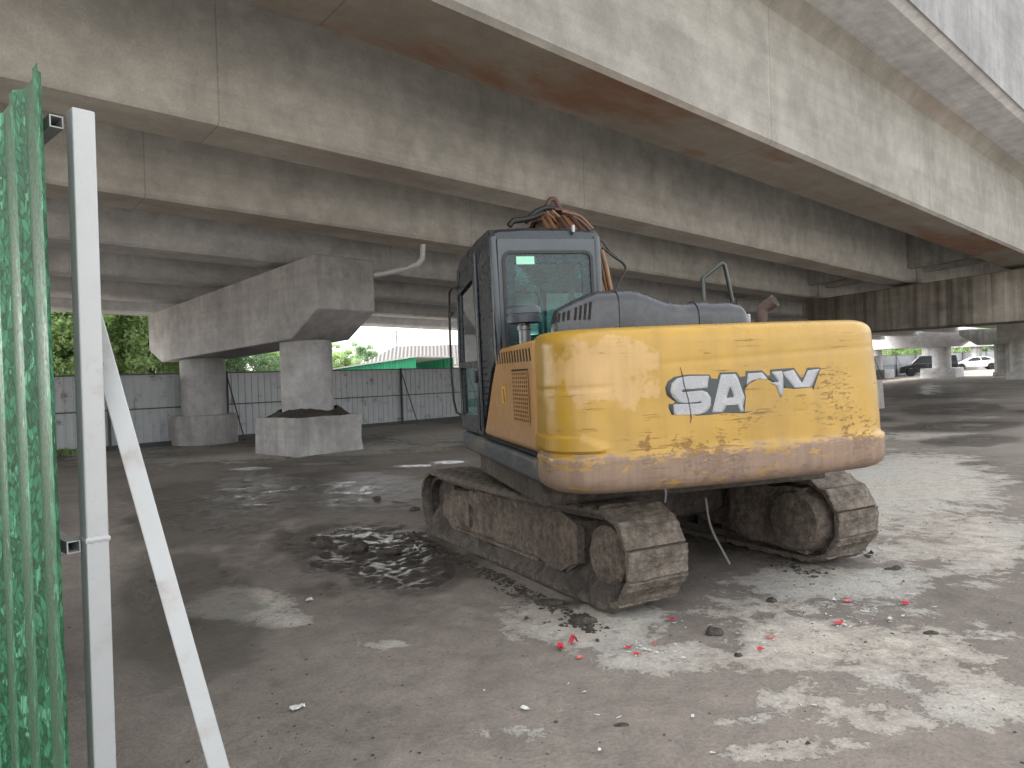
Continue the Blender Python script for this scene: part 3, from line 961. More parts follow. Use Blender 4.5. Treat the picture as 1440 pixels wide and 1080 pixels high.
def paint_mat(name, base, dull, weather=1.):
    """old yellow machine paint: faded patches, scratches, rust chips, dried mud along the foot"""
    t = NT(name)
    x, y, z = t.xyz()
    big = t.noise(1.1, 6, .6)
    mid = t.noise(5, 8, .68)
    c = t.mix(t.ramp(big, .3, .7), base, tuple(v * .86 for v in base))
    c = t.mix(t.ramp(mid, .42, .75, 0, .35), c, dull)
    rr = t.ramp(mid, .3, .7, .26, .42)
    # a chalky scuffed patch high on the left of the tail
    dx = t.math('DIVIDE', t.math('ADD', x, .86), .36)
    dz = t.math('DIVIDE', t.math('SUBTRACT', z, 1.60), .24)
    dist = t.math('ADD', t.math('MULTIPLY', dx, dx), t.math('MULTIPLY', dz, dz))
    sc = t.math('ADD', dist, t.math('MULTIPLY_ADD', t.noise(4.2, 9, .74), 4.2, -2.1))
    scm = t.ramp(sc, .55, .85, .38, 0)
    c = t.mix(scm, c, (.50, .33, .19))
    rr = t.math('ADD', rr, t.math('MULTIPLY', scm, .18))
    # broad vertical wash stains
    ws = t.noise(1, 6, .62, t.mapping((7, 7, .5)))
    c = t.mul(c, t.ramp(ws, .42, .72, 1.03, .86))
    # horizontal scratches
    s1 = t.noise(1, 9, .72, t.mapping((2.4, 2.4, 46)))
    gate = t.ramp(t.noise(2.3, 4, .6, t.mapping(loc=(2, 0, 3))), .42, .56)
    sm = t.math('MULTIPLY', t.ramp(s1, .575, .64), gate)
    c = t.mix(t.math('MULTIPLY', sm, .8), c, (.085, .05, .025))
    # chips, thicker on the right and low down
    ch = t.noise(1, 10, .8, t.mapping((20, 20, 62)))
    ch2 = t.noise(90, 4, .7)
    zone = t.ramp(t.noise(2.0, 5, .62, t.mapping((1, 1, 1.3), loc=(5, 1, 7))), .5, .68)
    low = t.math('MULTIPLY', t.math('MULTIPLY', t.ramp(z, 1.10, 1.42, .8, 0), t.ramp(x, -.88, -.62)), t.ramp(t.noise(2.6, 5, .65, t.mapping(loc=(8, 8, 1))), .42, .60))
    rx = t.math('MULTIPLY', t.ramp(x, .38, .62), t.ramp(x, .80, .98, 1, 0))
    rz = t.math('MULTIPLY', t.ramp(z, 1.12, 1.2), t.ramp(z, 1.5, 1.7, 1, 0))
    zone = t.math('ADD', t.math('MULTIPLY', zone, .32), t.math('MAXIMUM', low, t.math('MULTIPLY', t.math('MULTIPLY', rx, rz), .48)))
    cm = t.ramp(t.math('ADD', ch, t.math('MULTIPLY', zone, .30 * weather)), .69, .735)
    cm = t.math('MULTIPLY', cm, t.ramp(ch2, .3, .5, .4, 1))
    c = t.mix(t.math('MULTIPLY', cm, .85), c, (.17, .085, .035))
    # mud coat along the foot, chipped back to yellow and bare bright spots
    en = t.math('ADD', t.math('MULTIPLY_ADD', t.noise(3.2, 8, .7), .16, -.08), t.math('MULTIPLY_ADD', t.noise(20, 5, .7), .05, -.025))
    edge = t.math('ADD', z, en)
    mm = t.ramp(edge, 1.085, 1.125, 1, 0)
    hole = t.ramp(t.math('ADD', t.noise(1, 9, .72, t.mapping((9, 9, 26))), t.ramp(z, .98, 1.1, 0, .10)), .575, .63)
    mm = t.math('MULTIPLY', mm, t.math('SUBTRACT', 1, t.math('MULTIPLY', hole, .85)))
    mudc = t.mix(t.noise(7, 8, .7), (.145, .10, .08), (.26, .182, .138))
    mudc = t.mul(mudc, t.ramp(t.noise(1, 5, .6, t.mapping((22, 22, .8))), .3, .7, .86, 1.1))
    c = t.mix(t.math('MULTIPLY', mm, .94), c, mudc)
    wh = t.math('MULTIPLY', t.ramp(t.noise(1, 8, .7, t.mapping((8, 8, 24), loc=(3, 5, 9))), .66, .69), t.ramp(t.math('ABSOLUTE', t.math('SUBTRACT', z, 1.07)), .04, .07, 1, 0))
    c = t.mix(t.math('MULTIPLY', wh, t.ramp(x, -.2, 0)), c, (.72, .68, .62))
    rr = t.math('MAXIMUM', rr, t.math('MULTIPLY', t.math('MAXIMUM', mm, cm), .8))
    b = t.bump(t.noise(6, 5), .006, .5)
    b = t.bump(t.math('SUBTRACT', 1, t.math('MAXIMUM', cm, sm)), .002, .8, b)
    return t.fin(c, rr, b, spec=.5)
M_yel = paint_mat('yellow_tail_paint', (.365, .212, .024), (.31, .19, .045))
def side_mat():
    t = NT('dusty_shaded_paint')
    x, y, z = t.xyz()
    n = t.noise(2.4, 7, .65); m_ = t.noise(14, 8, .7)
    c = t.mix(t.ramp(n, .3, .7), (.31, .15, .032), (.34, .19, .07))  # orange base puts the flank's shade, along with dust, into the yellow paint
    c = t.mix(t.ramp(m_, .5, .72, 0, .5), c, (.21, .14, .085))
    lo = t.ramp(t.math('ADD', z, t.math('MULTIPLY_ADD', n, .3, -.15)), 1.05, 1.35, .6, 0)
    c = t.mix(lo, c, (.27, .16, .095))
    return t.fin(c, t.ramp(m_, .3, .7, .5, .68), t.bump(m_, .002))
M_side = side_mat()
M_cab = simple('blue_black_cab_paint', (.017, .021, .026), .3, .2, 3, .001, dirt=(.05, .055, .06), dirt_amt=.4, dscale=2.5)
M_cabgrey = simple('grey_cab_rear_paint', (.042, .052, .060), .36, .15, 3, .001, dirt=(.085, .09, .095), dirt_amt=.4, dscale=2.5)
M_frame = simple('dark_frame_paint', (.04, .045, .05), .6, .3, 4, .003, dirt=(.12, .10, .08), dirt_amt=.6)
M_hood = simple('grey_plastic_hood', (.024, .026, .031), .28, .15, 4, .001, dirt=(.06, .06, .058), dirt_amt=.25, dscale=4)
M_black = simple('black_rubber', (.014, .014, .015), .6, .2, 8, .001)
M_rail = simple('black_green_rail', (.018, .024, .022), .35, .2, 8, .0005)
M_hole = simple('dark_recess', (.006, .006, .006), .9, .1)
M_rust = simple('rusted_pipe', (.075, .05, .04), .85, .4, 12, .003)
M_hose = simple('orange_brown_pipe', (.17, .08, .035), .5, .3, 9, .001, dirt=(.12, .08, .05), dirt_amt=.6)
M_boom = simple('weathered_boom_paint', (.20, .11, .045), .7, .35, 4, .003, dirt=(.06, .045, .036), dirt_amt=1.2)
def mud_mat(name, a, b, wetness=.0, lines=False):
    t = NT(name)
    n1 = t.noise(3.2, 8, .68); n2 = t.noise(17, 8, .72); n3 = t.noise(75, 5, .7)
    c = t.mix(t.ramp(n1, .3, .7), a, b)
    c = t.mul(c, t.ramp(n2, .28, .72, .5, 1.35))
    c = t.mul(c, t.ramp(n3, .3, .72, .75, 1.2))
    v = t.noise(1, 6, .62, t.mapping((14, 14, 1.4)))
    c = t.mul(c, t.ramp(v, .42, .66, 1.05, .78))
    lt = t.ramp(t.noise(5, 7, .7, t.mapping(loc=(4, 4, 1))), .56, .7, 0, .5)
    c = t.mix(lt, c, tuple(min(1, x * 1.75) for x in b))
    h = t.math('ADD', t.math('MULTIPLY', n2, 1.4), t.math('MULTIPLY', n3, .4))
    return t.fin(c, t.ramp(n2, .3, .7, .74 - wetness, .95 - wetness * .6), t.bump(h, .03, 1.), spec=.35)
M_mud = mud_mat('caked_mud', (.135, .107, .087), (.225, .182, .15))
M_shoe = mud_mat('muddy_steel_shoe', (.14, .116, .094), (.245, .208, .17))
M_mudwet_shade = mud_mat('damp_mud_and_shade', (.075, .062, .052), (.135, .113, .096), .15)

# --- tracks
TR, TZ, TV, SH = .29, .355, 1.44, .48
def track_point(d):
    """distance along the chain -> (v, z, tangent angle)"""
    st = 2 * TV; ar = math.pi * TR
    d %= 2 * st + 2 * ar
    if d < st:
        v = -TV + d; sag = -.035 * math.sin(math.pi * d / st)
        return v, TZ + TR + sag, 0.
    d -= st
    if d < ar:
        a_ = d / TR
        return TV + TR * math.sin(a_), TZ + TR * math.cos(a_), -a_
    d -= ar
    if d < st:
        return TV - d, TZ - TR, -math.pi
    d -= st
    a_ = math.pi + d / TR
    return -TV + TR * math.sin(a_), TZ + TR * math.cos(a_), -a_
PERI = 4 * TV + 2 * math.pi * TR
NSH = 44
def shoe_mesh(seed):
    """one grouser plate: three low bars, caked with mud; local x across, y along the chain, z outwards"""
    nu, nv = 26, 15
    us = np.linspace(-SH / 2, SH / 2, nu); vs_ = np.linspace(-.091, .091, nv)
    top = []
    for v in vs_:
        for u in us:
            bar = max(math.exp(-((v - b_) / .013) ** 2) for b_ in (-.085, .035))
            lap = .020 * (v + .098) / .196
            top.append((u, v, .026 + .010 * bar + lap))
    top = np.array(top)
    top[:, 2] += fbm(top * np.array([12, 12, 0]) + seed * 13.1, 5) * .010 + np.maximum(0, fbm(top * np.array([5, 9, 0]) + seed * 5.3, 4)) * .016
    edge = (np.abs(top[:, 0]) > SH / 2 - .001)
    top[edge, 2] -= .006
    top[:, 0] += np.where(edge, fbm(top * 22 + seed, 2) * .012, 0)
    bot = top.copy(); bot[:, 2] = 0
    n = nu * nv
    f = []
    for i in range(nv - 1):
        for j in range(nu - 1):
            q = (i * nu + j, i * nu + j + 1, (i + 1) * nu + j + 1, (i + 1) * nu + j)
            f.append(q); f.append(tuple(k + n for k in reversed(q)))
    per = list(range(nu)) + [i * nu + nu - 1 for i in range(1, nv)] + [(nv - 1) * nu + j for j in range(nu - 2, -1, -1)] + [i * nu for i in range(nv - 2, 0, -1)]
    for a_, b_ in zip(per, per[1:] + per[:1]):
        f.append((a_, a_ + n, b_ + n, b_))
    return MB().add(np.concatenate([top, bot]), f)
SHOES = []
for k in range(5):
    me = shoe_mesh(k + 1).mesh('track_shoe', 45)
    me.materials.append(M_shoe)
    SHOES.append(me)
for side in (-1, 1):
    uc = side * .985
    def sink(o):
        o.rotation_euler = (rad(-1.2), 0, 0); o.location = (0, 0, -.02)
        return o
    mb = MB()
    ring_pts = []
    rings = []
    for i in range(96):
        v, z, a_ = track_point(PERI * i / 96)
        nx, nz = -math.sin(a_), math.cos(a_)
        rings.append([(uc + du, v + nx * dn, z + nz * dn) for du, dn in ((-.16, -.055), (.16, -.055), (.16, -.002), (-.16, -.002))])
    rings.append(rings[0])
    track = sink(mb.loft(rings, caps=False).build('track', M_mudwet_shade, EX))
    for i in range(NSH):
        v, z, a_ = track_point(PERI * (i + .35) / NSH)
        o = bpy.data.objects.new('track_shoe', SHOES[(i * 3 + (side > 0)) % 5])
        COL.objects.link(o)
        o.parent = track
        o.location = (uc, v, z)
        o.rotation_euler = (a_, 0, 0)
    # frame of the track with a muddy flank
    s_ = side
    prof = [(-1.06, .22), (-.95, .17), (1.12, .17), (1.34, .25), (1.36, .44), (1.05, .53), (.2, .565), (-.75, .575), (-1.08, .52)]
    fr_ = sink(MB().prism(prof, s_ * .80, s_ * 1.140, 'x').build('track_frame', M_mud, EX, smooth=60, subdiv=.09, jitter=.045, jscale=4.5))
    MB().prism([(-1.10, .24), (-.84, .135), (-.66, .135), (-.66, .54), (-.92, .575), (-1.12, .52)], s_ * 1.105, s_ * 1.167, 'x').build('gusset_plate', M_mud, fr_, smooth=60, subdiv=.07, jitter=.02, jscale=5)
    MB().prism([(-.55, .150), (1.05, .150), (1.05, .172), (-.55, .172)], s_ * 1.055, s_ * 1.173, 'x').build('lower_flange', M_mud, fr_, subdiv=.1, jitter=.008, jscale=6)
    MB().prism([(.72, .21), (1.3, .26), (1.3, .45), (.72, .49)], s_ * 1.125, s_ * 1.155, 'x').build('idler_guard', M_shoe, fr_, smooth=60, subdiv=.07, jitter=.014, jscale=5)
    for rv in np.linspace(-.85, 1.0, 7):
        MB().lathe([(.072, s_ * .84), (.072, s_ * .9), (.07, s_ * .92), (.07, s_ * 1.08), (.072, s_ * 1.10), (.072, s_ * 1.105)], 16, (0, rv, .150), 'x').build('roller', M_mudwet_shade, fr_, smooth=40)
    spk = MB()
    pr = []
    for k in range(42):
        a_ = 2 * math.pi * k / 42
        r_ = .222 + (.03 if k % 2 else -.01)
        pr.append((-TV + r_ * math.cos(a_), TZ + r_ * math.sin(a_)))
    spr = sink(spk.prism(pr, s_ * .95, s_ * 1.05, 'x').build('sprocket', M_mudwet_shade, EX))
    MB().lathe([(.235, s_ * 1.04), (.235, s_ * 1.10), (.195, s_ * 1.025), (.20, s_ * 1.150), (.17, s_ * 1.167), (.02, s_ * 1.173)], 40, (0, -TV, TZ), 'x').build('motor_cover', M_mud, spr, smooth=50, subdiv=.06, jitter=.012, jscale=7)
    MB().lathe([(.255, s_ * .96), (.255, s_ * .80), (.235, s_ * .74), (.22, s_ * .66), (.05, s_ * .64)], 40, (0, -TV + .02, TZ), 'x').build('drive_motor', M_mud, spr, smooth=50, subdiv=.08, jitter=.016, jscale=4)
    MB().prism([(-1.48, .10), (-.95, .12), (-.7, .18), (-.7, .52), (-1.0, .60), (-1.48, .61)], s_ * .72, s_ * .82, 'x').build('inner_guard', M_mud, fr_, smooth=60, subdiv=.09, jitter=.02, jscale=4)
    MB().lathe([(.22, s_ * .93), (.235, s_ * .95), (.235, s_ * 1.05), (.22, s_ * 1.07)], 40, (0, TV, TZ), 'x').build('idler', M_mudwet_shade, EX, smooth=40)
    sink(EX.children[-1])
    # mud piled on the lower run, outside the rollers
    nv, nu = 110, 14
    vs, fs = [], []
    for i in range(nv):
        v = -1.56 + 3.1 * i / (nv - 1)
        for j in range(nu):
            f_ = j / (nu - 1)
            uu = .98 + .245 * f_
            lift = max(0, abs(v) - 1.28)
            zt = .31 - .25 * f_ + lift * .55 * (1 - f_ * .3)
            vs.append((s_ * uu, v, zt))
    vs = np.array(vs)
    vs[:, 2] += fbm(vs * np.array([5, 5, 0]) + 3 + s_, 4) * .075 + np.maximum(0, fbm(vs * np.array([14, 14, 0]) + 9, 2)) * .05
    vs[:, 2] = np.maximum(vs[:, 2], .05)
    for i in range(nv - 1):
        for j in range(nu - 1):
            fs.append((i * nu + j, i * nu + j + 1, (i + 1) * nu + j + 1, (i + 1) * nu + j))
    per = [i * nu for i in range(nv)] + [(nv - 1) * nu + j for j in range(1, nu)] + [i * nu + nu - 1 for i in range(nv - 2, -1, -1)] + list(range(nu - 2, 0, -1))
    n0 = len(vs)
    low = vs[per].copy(); low[:, 2] = .02
    allv = np.concatenate([vs, low])
    m_ = len(per)
    for k in range(m_):
        fs.append((per[k], per[(k + 1) % m_], n0 + (k + 1) % m_, n0 + k))
    MB().add(allv, fs).build('mud_bank', M_mudwet_shade, fr_, smooth=180, jitter=.012, jscale=16)
# --- carbody
MB().prism([(-.82, -.55), (.82, -.55), (.82, .55), (-.82, .55)], .30, .62, 'z').build('centre_frame', M_mudwet_shade, EX, bevel=.04, smooth=40)
MB().lathe([(.62, .61), (.62, .78), (.56, .79), (.56, .885)], 48).build('swing_ring', M_frame, EX, smooth=40)

# --- rotating upper structure
plat = [(-1.215, -1.62), (1.2, -1.62), (1.2, .95), (.45, 1.02), (.40, .60), (-.22, .60), (-.28, 1.06), (-1.10, 1.06), (-1.215, .92)]
up_part(MB().prism(plat, .892, 1.062, 'z'), 'upper_frame', M_frame, bevel=.035, seg=3)
up_part(MB().prism([(-1.13, -1.45), (1.13, -1.45), (1.13, .55), (-1.13, .55)], .70, .90, 'z'), 'belly_plate', M_mudwet_shade, bevel=.02)  # dark material puts the shade beneath the upper frame into the colour
# tail counterweight
def tail_outline(inset, lean_v, n=30):
    """plan of the tail, front left -> round the rear -> front right"""
    W2, R_ = 1.208 - inset, .28
    pts = []
    for k in range(10):
        pts.append((-W2, -1.66 - .06 * k / 10))
    vr = 2.13 - inset
    for k in range(n + 1):
        a_ = math.pi + (math.pi / 2 - .10) * k / n
        pts.append((-W2 + R_ + R_ * math.cos(a_), -(vr - R_) + R_ * math.sin(a_)))
    u0, u1 = pts[-1][0], -pts[-1][0]
    v0 = pts[-1][1]
    for k in range(1, 70):
        f = k / 70
        u = u0 + (u1 - u0) * f
        pts.append((u, v0 - .058 * (1 - (2 * f - 1) ** 2)))
    left = pts[:10 + n + 1]
    pts += [(-u, v) for u, v in reversed(left)]
    return [(u, v + lean_v) for u, v in pts]
lev = [(.858, .15), (.861, .105), (.870, .066), (.888, .033), (.912, .012), (.945, .002), (.985, 0), (1.02, 0), (1.06, 0), (1.088, 0), (1.096, .004), (1.104, .013), (1.115, .016)]
lev += [(z, .016) for z in np.linspace(1.135, 1.765, 42)]
lev += [(1.79, .018), (1.81, .023), (1.826, .031), (1.84, .042), (1.852, .057), (1.861, .076), (1.866, .10), (1.868, .14), (1.868, .19)]
def sst(x, a_, b_):
    t_ = np.clip((x - a_) / (b_ - a_), 0, 1)
    return t_ * t_ * (3 - 2 * t_)
def tail_disp(u, v, z):
    """dents, grooves and the raised lamp cover: outward shift"""
    d = fbm(np.stack([u * 1.5, v * 1.5, z * 1.9], 1) + 4, 3) * .011 + fbm(np.stack([u * 5, v * 5, z * 6], 1), 2) * .0022
    body = sst(z, 1.10, 1.13) * (1 - sst(z, 1.76, 1.84))
    g = -np.exp(-((z - 1.515 - .01 * u) / .011) ** 2) * (sst(-u, .82, .9)) * .006
    g -= np.exp(-((z - 1.655 - .03 * (u - .3)) / .013) ** 2) * sst(u, -.7, -.5) * .003
    lamp = (1 - sst(u, -.93 - .0, -.90)) * sst(z, 1.115, 1.125) * (1 - sst(z + np.clip(u + 1.05, 0, 1) * .5, 1.215, 1.225))
    g += lamp * .018
    return (d + g) * body + d * .3 * (1 - body)
rings = []
for z, ins in lev:
    lean_v = .055 * max(0, (z - 1.1) / .77)
    p = np.array(tail_outline(ins, lean_v))
    tn = np.roll(p, -1, 0) - np.roll(p, 1, 0); tn[0] = p[1] - p[0]; tn[-1] = p[-1] - p[-2]
    nn = np.stack([tn[:, 1], -tn[:, 0]], 1); nn /= np.linalg.norm(nn, axis=1)[:, None]
    if nn[len(nn) // 2][1] > 0: nn = -nn
    dd = tail_disp(p[:, 0], p[:, 1], np.full(len(p), z))
    p = p + nn * dd[:, None]
    rings.append([(a_, b_, z) for a_, b_ in p])
tail = up_part(MB().loft(rings), 'counterweight', M_yel, smooth=42)
TAIL_Z = np.array([l[0] for l in lev]); TAIL_P = np.array([[q[:2] for q in r] for r in rings])
def tail_v(u, z):
    """rear face of the tail at (u, z)"""
    k = int(np.clip(np.searchsorted(TAIL_Z, z) - 1, 0, len(TAIL_Z) - 2))
    f = (z - TAIL_Z[k]) / (TAIL_Z[k + 1] - TAIL_Z[k])
    p = TAIL_P[k] * (1 - f) + TAIL_P[k + 1] * f
    m = (p[:, 1] < -1.95)
    q = p[m]
    return float(np.interp(u, q[:, 0], q[:, 1]))
# seams in the tail: lifting-eye plugs
for u_ in (-.62, .62):
    MB().lathe([(.045, 1.860), (.045, 1.873), (.02, 1.876)], 16, (u_, -1.86, 0)).build('lifting_plug', M_frame, tail, smooth=40)
# logo: dark backing and bright letters, the lower right torn away
M_silver = simple('silver_sticker', (.26, .265, .28), .3, .1, 12, .0006, dirt=(.35, .33, .30), dirt_amt=.5, dscale=14)
M_lgrey = simple('grey_sticker_edge', (.028, .034, .034), .5, .2, 12, .0006)
def logo(poly, name, off, mat, holes=()):
    def uvz(p):
        px, py = 920 + p[0] / 5.538, 480 + p[1] / 5.538
        q = on_v(px, py, -2.17)
        q = on_v(px, py, tail_v(q.x, q.z))
        return q.x, q.z
    def dens(l):
        out = []
        for a_, b_ in zip(l, l[1:] + l[:1]):
            n = max(1, int(math.hypot(b_[0] - a_[0], b_[1] - a_[1]) / 22))
            out += [(a_[0] + (b_[0] - a_[0]) * k / n, a_[1] + (b_[1] - a_[1]) * k / n) for k in range(n)]
        return out
    loops = [[uvz(p) for p in dens(l)] for l in [list(poly)] + [list(h) for h in holes]]
    flat = [p for l in loops for p in l]
    tris = geometry.tessellate_polygon([[Vector((p[0], p[1], 0)) for p in l] for l in loops])
    me = bpy.data.meshes.new(name)
    bm = bmesh.new()
    vv = [bm.verts.new((u, 0, z)) for u, z in flat]
    for t_ in tris:
        try: bm.faces.new([vv[i] for i in t_])
        except ValueError: pass
    for _ in range(4):
        es = [e for e in bm.edges if e.calc_length() > .03]
        if not es: break
        bmesh.ops.subdivide_edges(bm, edges=es, cuts=1)
        bmesh.ops.triangulate(bm, faces=[f for f in bm.faces if len(f.verts) > 3])
    for v in bm.verts:
        v.co.y = tail_v(v.co.x, v.co.z) - off
    bmesh.ops.recalc_face_normals(bm, faces=bm.faces)
    if sum(f.normal.y for f in bm.faces) > 0:
        bmesh.ops.reverse_faces(bm, faces=bm.faces)
    bm.to_mesh(me); bm.free()
    me.materials.append(mat)
    me.polygons.foreach_set('use_smooth', [True] * len(me.polygons))
    o = bpy.data.objects.new(name, me); COL.objects.link(o); o.parent = tail
    so = o.modifiers.new('solid', 'SOLIDIFY'); so.thickness = .0012; so.offset = -1
    return o
peel = [(705, 560), (712, 470), (705, 420), (722, 360), (770, 315), (850, 300), (905, 330), (935, 345), (960, 385), (975, 425), (1000, 410), (1010, 375), (1090, 368), (1222, 358)]
logo([(92, 405), (84, 360), (105, 310), (150, 278), (250, 258), (432, 258), (444, 288), (490, 292), (512, 242), (640, 238), (668, 276), (712, 270), (710, 232), (838, 226), (885, 268), (904, 262), (902, 220), (1088, 206), (1140, 278), (1160, 280), (1192, 208), (1298, 203), (1240, 378), (1232, 358), (1090, 370), (1060, 366), (1008, 362), (1002, 320), (960, 345), (922, 318), (880, 290), (800, 296), (738, 330), (704, 372), (712, 440), (704, 548), (780, 540), (700, 560), (560, 556), (430, 572), (330, 578), (300, 570), (135, 572), (112, 520), (112, 488), (150, 484), (160, 470), (105, 430)], 'logo_backing', .0014, M_lgrey)
logo([(425, 268), (414, 365), (232, 374), (208, 386), (222, 397), (370, 382), (412, 396), (440, 440), (440, 500), (412, 548), (345, 570), (150, 572), (148, 490), (345, 484), (368, 478), (356, 470), (240, 480), (178, 472), (140, 432), (122, 385), (134, 325), (180, 286), (260, 270)], 'logo_letter', .0028, M_silver)
logo([(518, 258), (630, 254), (652, 290), (704, 440), (690, 500), (696, 546), (668, 548), (648, 494), (562, 498), (536, 552), (448, 556)], 'logo_letter', .0028, M_silver, [[(590, 352), (620, 436), (562, 440)]])
logo([(728, 250), (838, 242), (880, 288), (872, 300), (818, 292), (768, 304), (730, 330), (716, 348), (722, 300)], 'logo_letter', .0028, M_silver)
logo([(912, 238), (992, 230), (1002, 262), (1006, 388), (988, 440), (972, 408), (950, 348), (906, 322), (940, 318), (968, 318)], 'logo_letter', .0028, M_silver)
logo([(1000, 240), (1084, 222), (1150, 326), (1196, 226), (1288, 214), (1226, 354), (1092, 364), (1012, 270)], 'logo_letter', .0028, M_silver)
# rust run down through the first letter
gash = MB()
path = [on_v(920 + a_ / 5.538, 480 + b_ / 5.538, -2.18) for a_, b_ in ((236, 200), (250, 260), (258, 330), (272, 380), (290, 450), (302, 520), (310, 600), (300, 640))]
path = [Vector((q.x, tail_v(q.x, q.z) - .0025, q.z)) for q in path]
gash.tube(path, [.001, .003, .004, .003, .0035, .003, .0035, .001], 6).build('rust_scratch', M_rust, tail, smooth=60)

# left engine door
dv = [(-1.665, 1.085), (-.01, 1.085), (-.20, 1.28), (-.42, 1.54), (-.62, 1.74), (-.74, 1.815), (-1.665, 1.83)]
def bowed(u, v, z):
    return u
sp = up_part(MB().prism(dv, -1.207, -1.0, 'x'), 'side_door', M_side, bevel=.05, seg=4, smooth=40)
MB().prism([(-1.655, 1.095), (-.06, 1.095), (-.06, 1.078), (-1.655, 1.078)], -1.213, -1.17, 'x').build('door_lip', M_hole, sp)
# square-hole vent
def lattice(v0, v1, z0, z1, nx, nz, u, bar=.35):
    mb = MB()
    vs, fs = [], []
    xs, zs_ = [], []
    for k in range(nx): xs += [v0 + (v1 - v0) * (k + 0) / nx, v0 + (v1 - v0) * (k + bar) / nx]
    xs.append(v1); xs.append(v1 + (v1 - v0) / nx * bar)
    for k in range(nz): zs_ += [z0 + (z1 - z0) * k / nz, z0 + (z1 - z0) * (k + bar) / nz]
    zs_.append(z1); zs_.append(z1 + (z1 - z0) / nz * bar)
    m = len(xs)
    for z in zs_:
        for x_ in xs: vs.append((u, x_, z))
    for j in range(len(zs_) - 1):
        for i in range(m - 1):
            if i % 2 == 0 or j % 2 == 0:
                fs.append((j * m + i, j * m + i + 1, (j + 1) * m + i + 1, (j + 1) * m + i))
    return mb.add(vs, fs)
MB().box((-1.2074, -1.3225, 1.4635), (.004, .42, .36)).build('vent_recess', M_hole, sp)
vg = lattice(-1.545, -1.15, 1.275, 1.62, 8, 12, -1.2125).build('vent_grille', M_side, sp, fix=False)
sm = vg.modifiers.new('solid', 'SOLIDIFY'); sm.thickness = .004
for k in range(9):
    q = on_u(684 + k * .15 - 2, 508 + k * 9.2, -1.209)
    MB().box((-1.208, q.y + .02, q.z), (.004, .11, .012)).build('vent_slot', M_hole, sp)
for k in range(13):
    vv = -1.60 + .075 * k
    MB().box((-1.2085, vv, 1.735), (.004, .022, .085), Matrix.Rotation(rad(-14), 3, 'X')).build('vent_slot', M_hole, sp)
MB().box((-1.2125, -.86, 1.455), (.012, .085, .13)).build('latch', simple('yellow_latch', (.55, .33, .04), .5), sp, bevel=.008)
MB().box((-1.2195, -.895, 1.455), (.004, .012, .10)).build('latch_edge', M_hole, sp)
# right body, tank, engine bay
up_part(MB().prism([(-1.655, 1.085), (-.1, 1.085), (-.1, 1.80), (-1.655, 1.82)], 1.0, 1.207, 'x'), 'side_door', M_side, bevel=.05, seg=3)
up_part(MB().box((.05, -1.17, 1.44), (1.9, .94, .73)), 'engine_bay', M_hood, bevel=.02)
up_part(MB().prism([(-.08, 1.065), (.85, 1.065), (.85, 1.60), (.55, 1.74), (-.08, 1.76)], .60, 1.22, 'x'), 'fuel_tank', M_yel, bevel=.05, seg=3)
# engine hood with ribs
def hood_top(u):
    return float(np.interp(u, [-1.06, -1.055, -1.02, -.86, -.72, -.42, -.33, -.20, -.08, .30, .40, .46, .485], [1.98, 2.01, 2.035, 2.10, 2.145, 2.15, 2.12, 2.068, 2.052, 2.052, 2.03, 1.98, 1.90]))
us = sorted(set(list(np.linspace(-1.06, .485, 90)) + [-.568, -.565, -.455, -.452, .027, .03, .125, .128]))
rings = []
for u in us:
    tp = hood_top(u)
    rib = .009 if (-.566 <= u <= -.454 or .029 <= u <= .126) else 0
    endk = max(0, 1 - abs(u + 1.06) / .05, 1 - abs(u - .485) / .09)
    e = .05 * endk
    pr = [(-1.60 + e, 1.83)]
    for k in range(7):
        a_ = math.pi - math.pi / 2 * k / 6
        pr.append((-1.50 + e + (.10 + rib) * math.cos(a_), tp - .10 + (.10 + rib) * math.sin(a_)))
    pr += [(-1.05, tp + rib), (-.97, tp - .03), (-.95, 1.83)]
    wl = max(0, min(1, (-.55 - u) / .45))
    rings.append([(u + wl * (v + 1.6) * .42, v, z) for v, z in pr])
hood = up_part(MB().loft(rings), 'engine_hood', M_hood, smooth=50)
for k in range(8):
    u = -1.03 + .034 * k + (.016 if k > 3 else 0)
    tp = hood_top(u)
    MB().box((u, -1.602, (1.955 + tp - .085) / 2 + .01), (.013, .012, max(.03, tp - .085 - 1.955) + .03), Matrix.Rotation(rad(8), 3, 'Y')).build('vent_slot', M_hole, hood)
MB().box((.47, -1.50, 1.90), (.035, .05, .12)).build('white_box', M_white, hood, bevel=.006)
# exhaust
ex = [on_v(1070, 452, -1.30), on_v(1071, 441, -1.30), on_v(1075, 433, -1.30), on_v(1082, 424, -1.30)]
ex[0].z = 1.80
exh = up_part(MB().tube([ex[0], ex[1], ex[2], ex[3] + Vector((0, -.07, 0))], [.042, .044, .047, .050], 16, caps=True), 'exhaust_pipe', M_rust, smooth=50)
e_ = ex[3] + Vector((0, -.07, 0)); d_ = (e_ - ex[2]).normalized()
MB().tube([e_ - d_ * .02, e_ + d_ * .0015], .040, 16).build('pipe_mouth', M_hole, exh)
# hand rail over the hood
hr = [on_v(990, 424, -1.18), on_v(988, 392, -1.18), on_v(991, 389, -1.18), on_v(1012, 372, -1.18), on_v(1016, 370, -1.18), on_v(1019, 373, -1.18), on_v(1030, 424, -1.18)]
up_part(MB().tube(hr, .016, 10), 'hand_rail', M_rail, smooth=60)
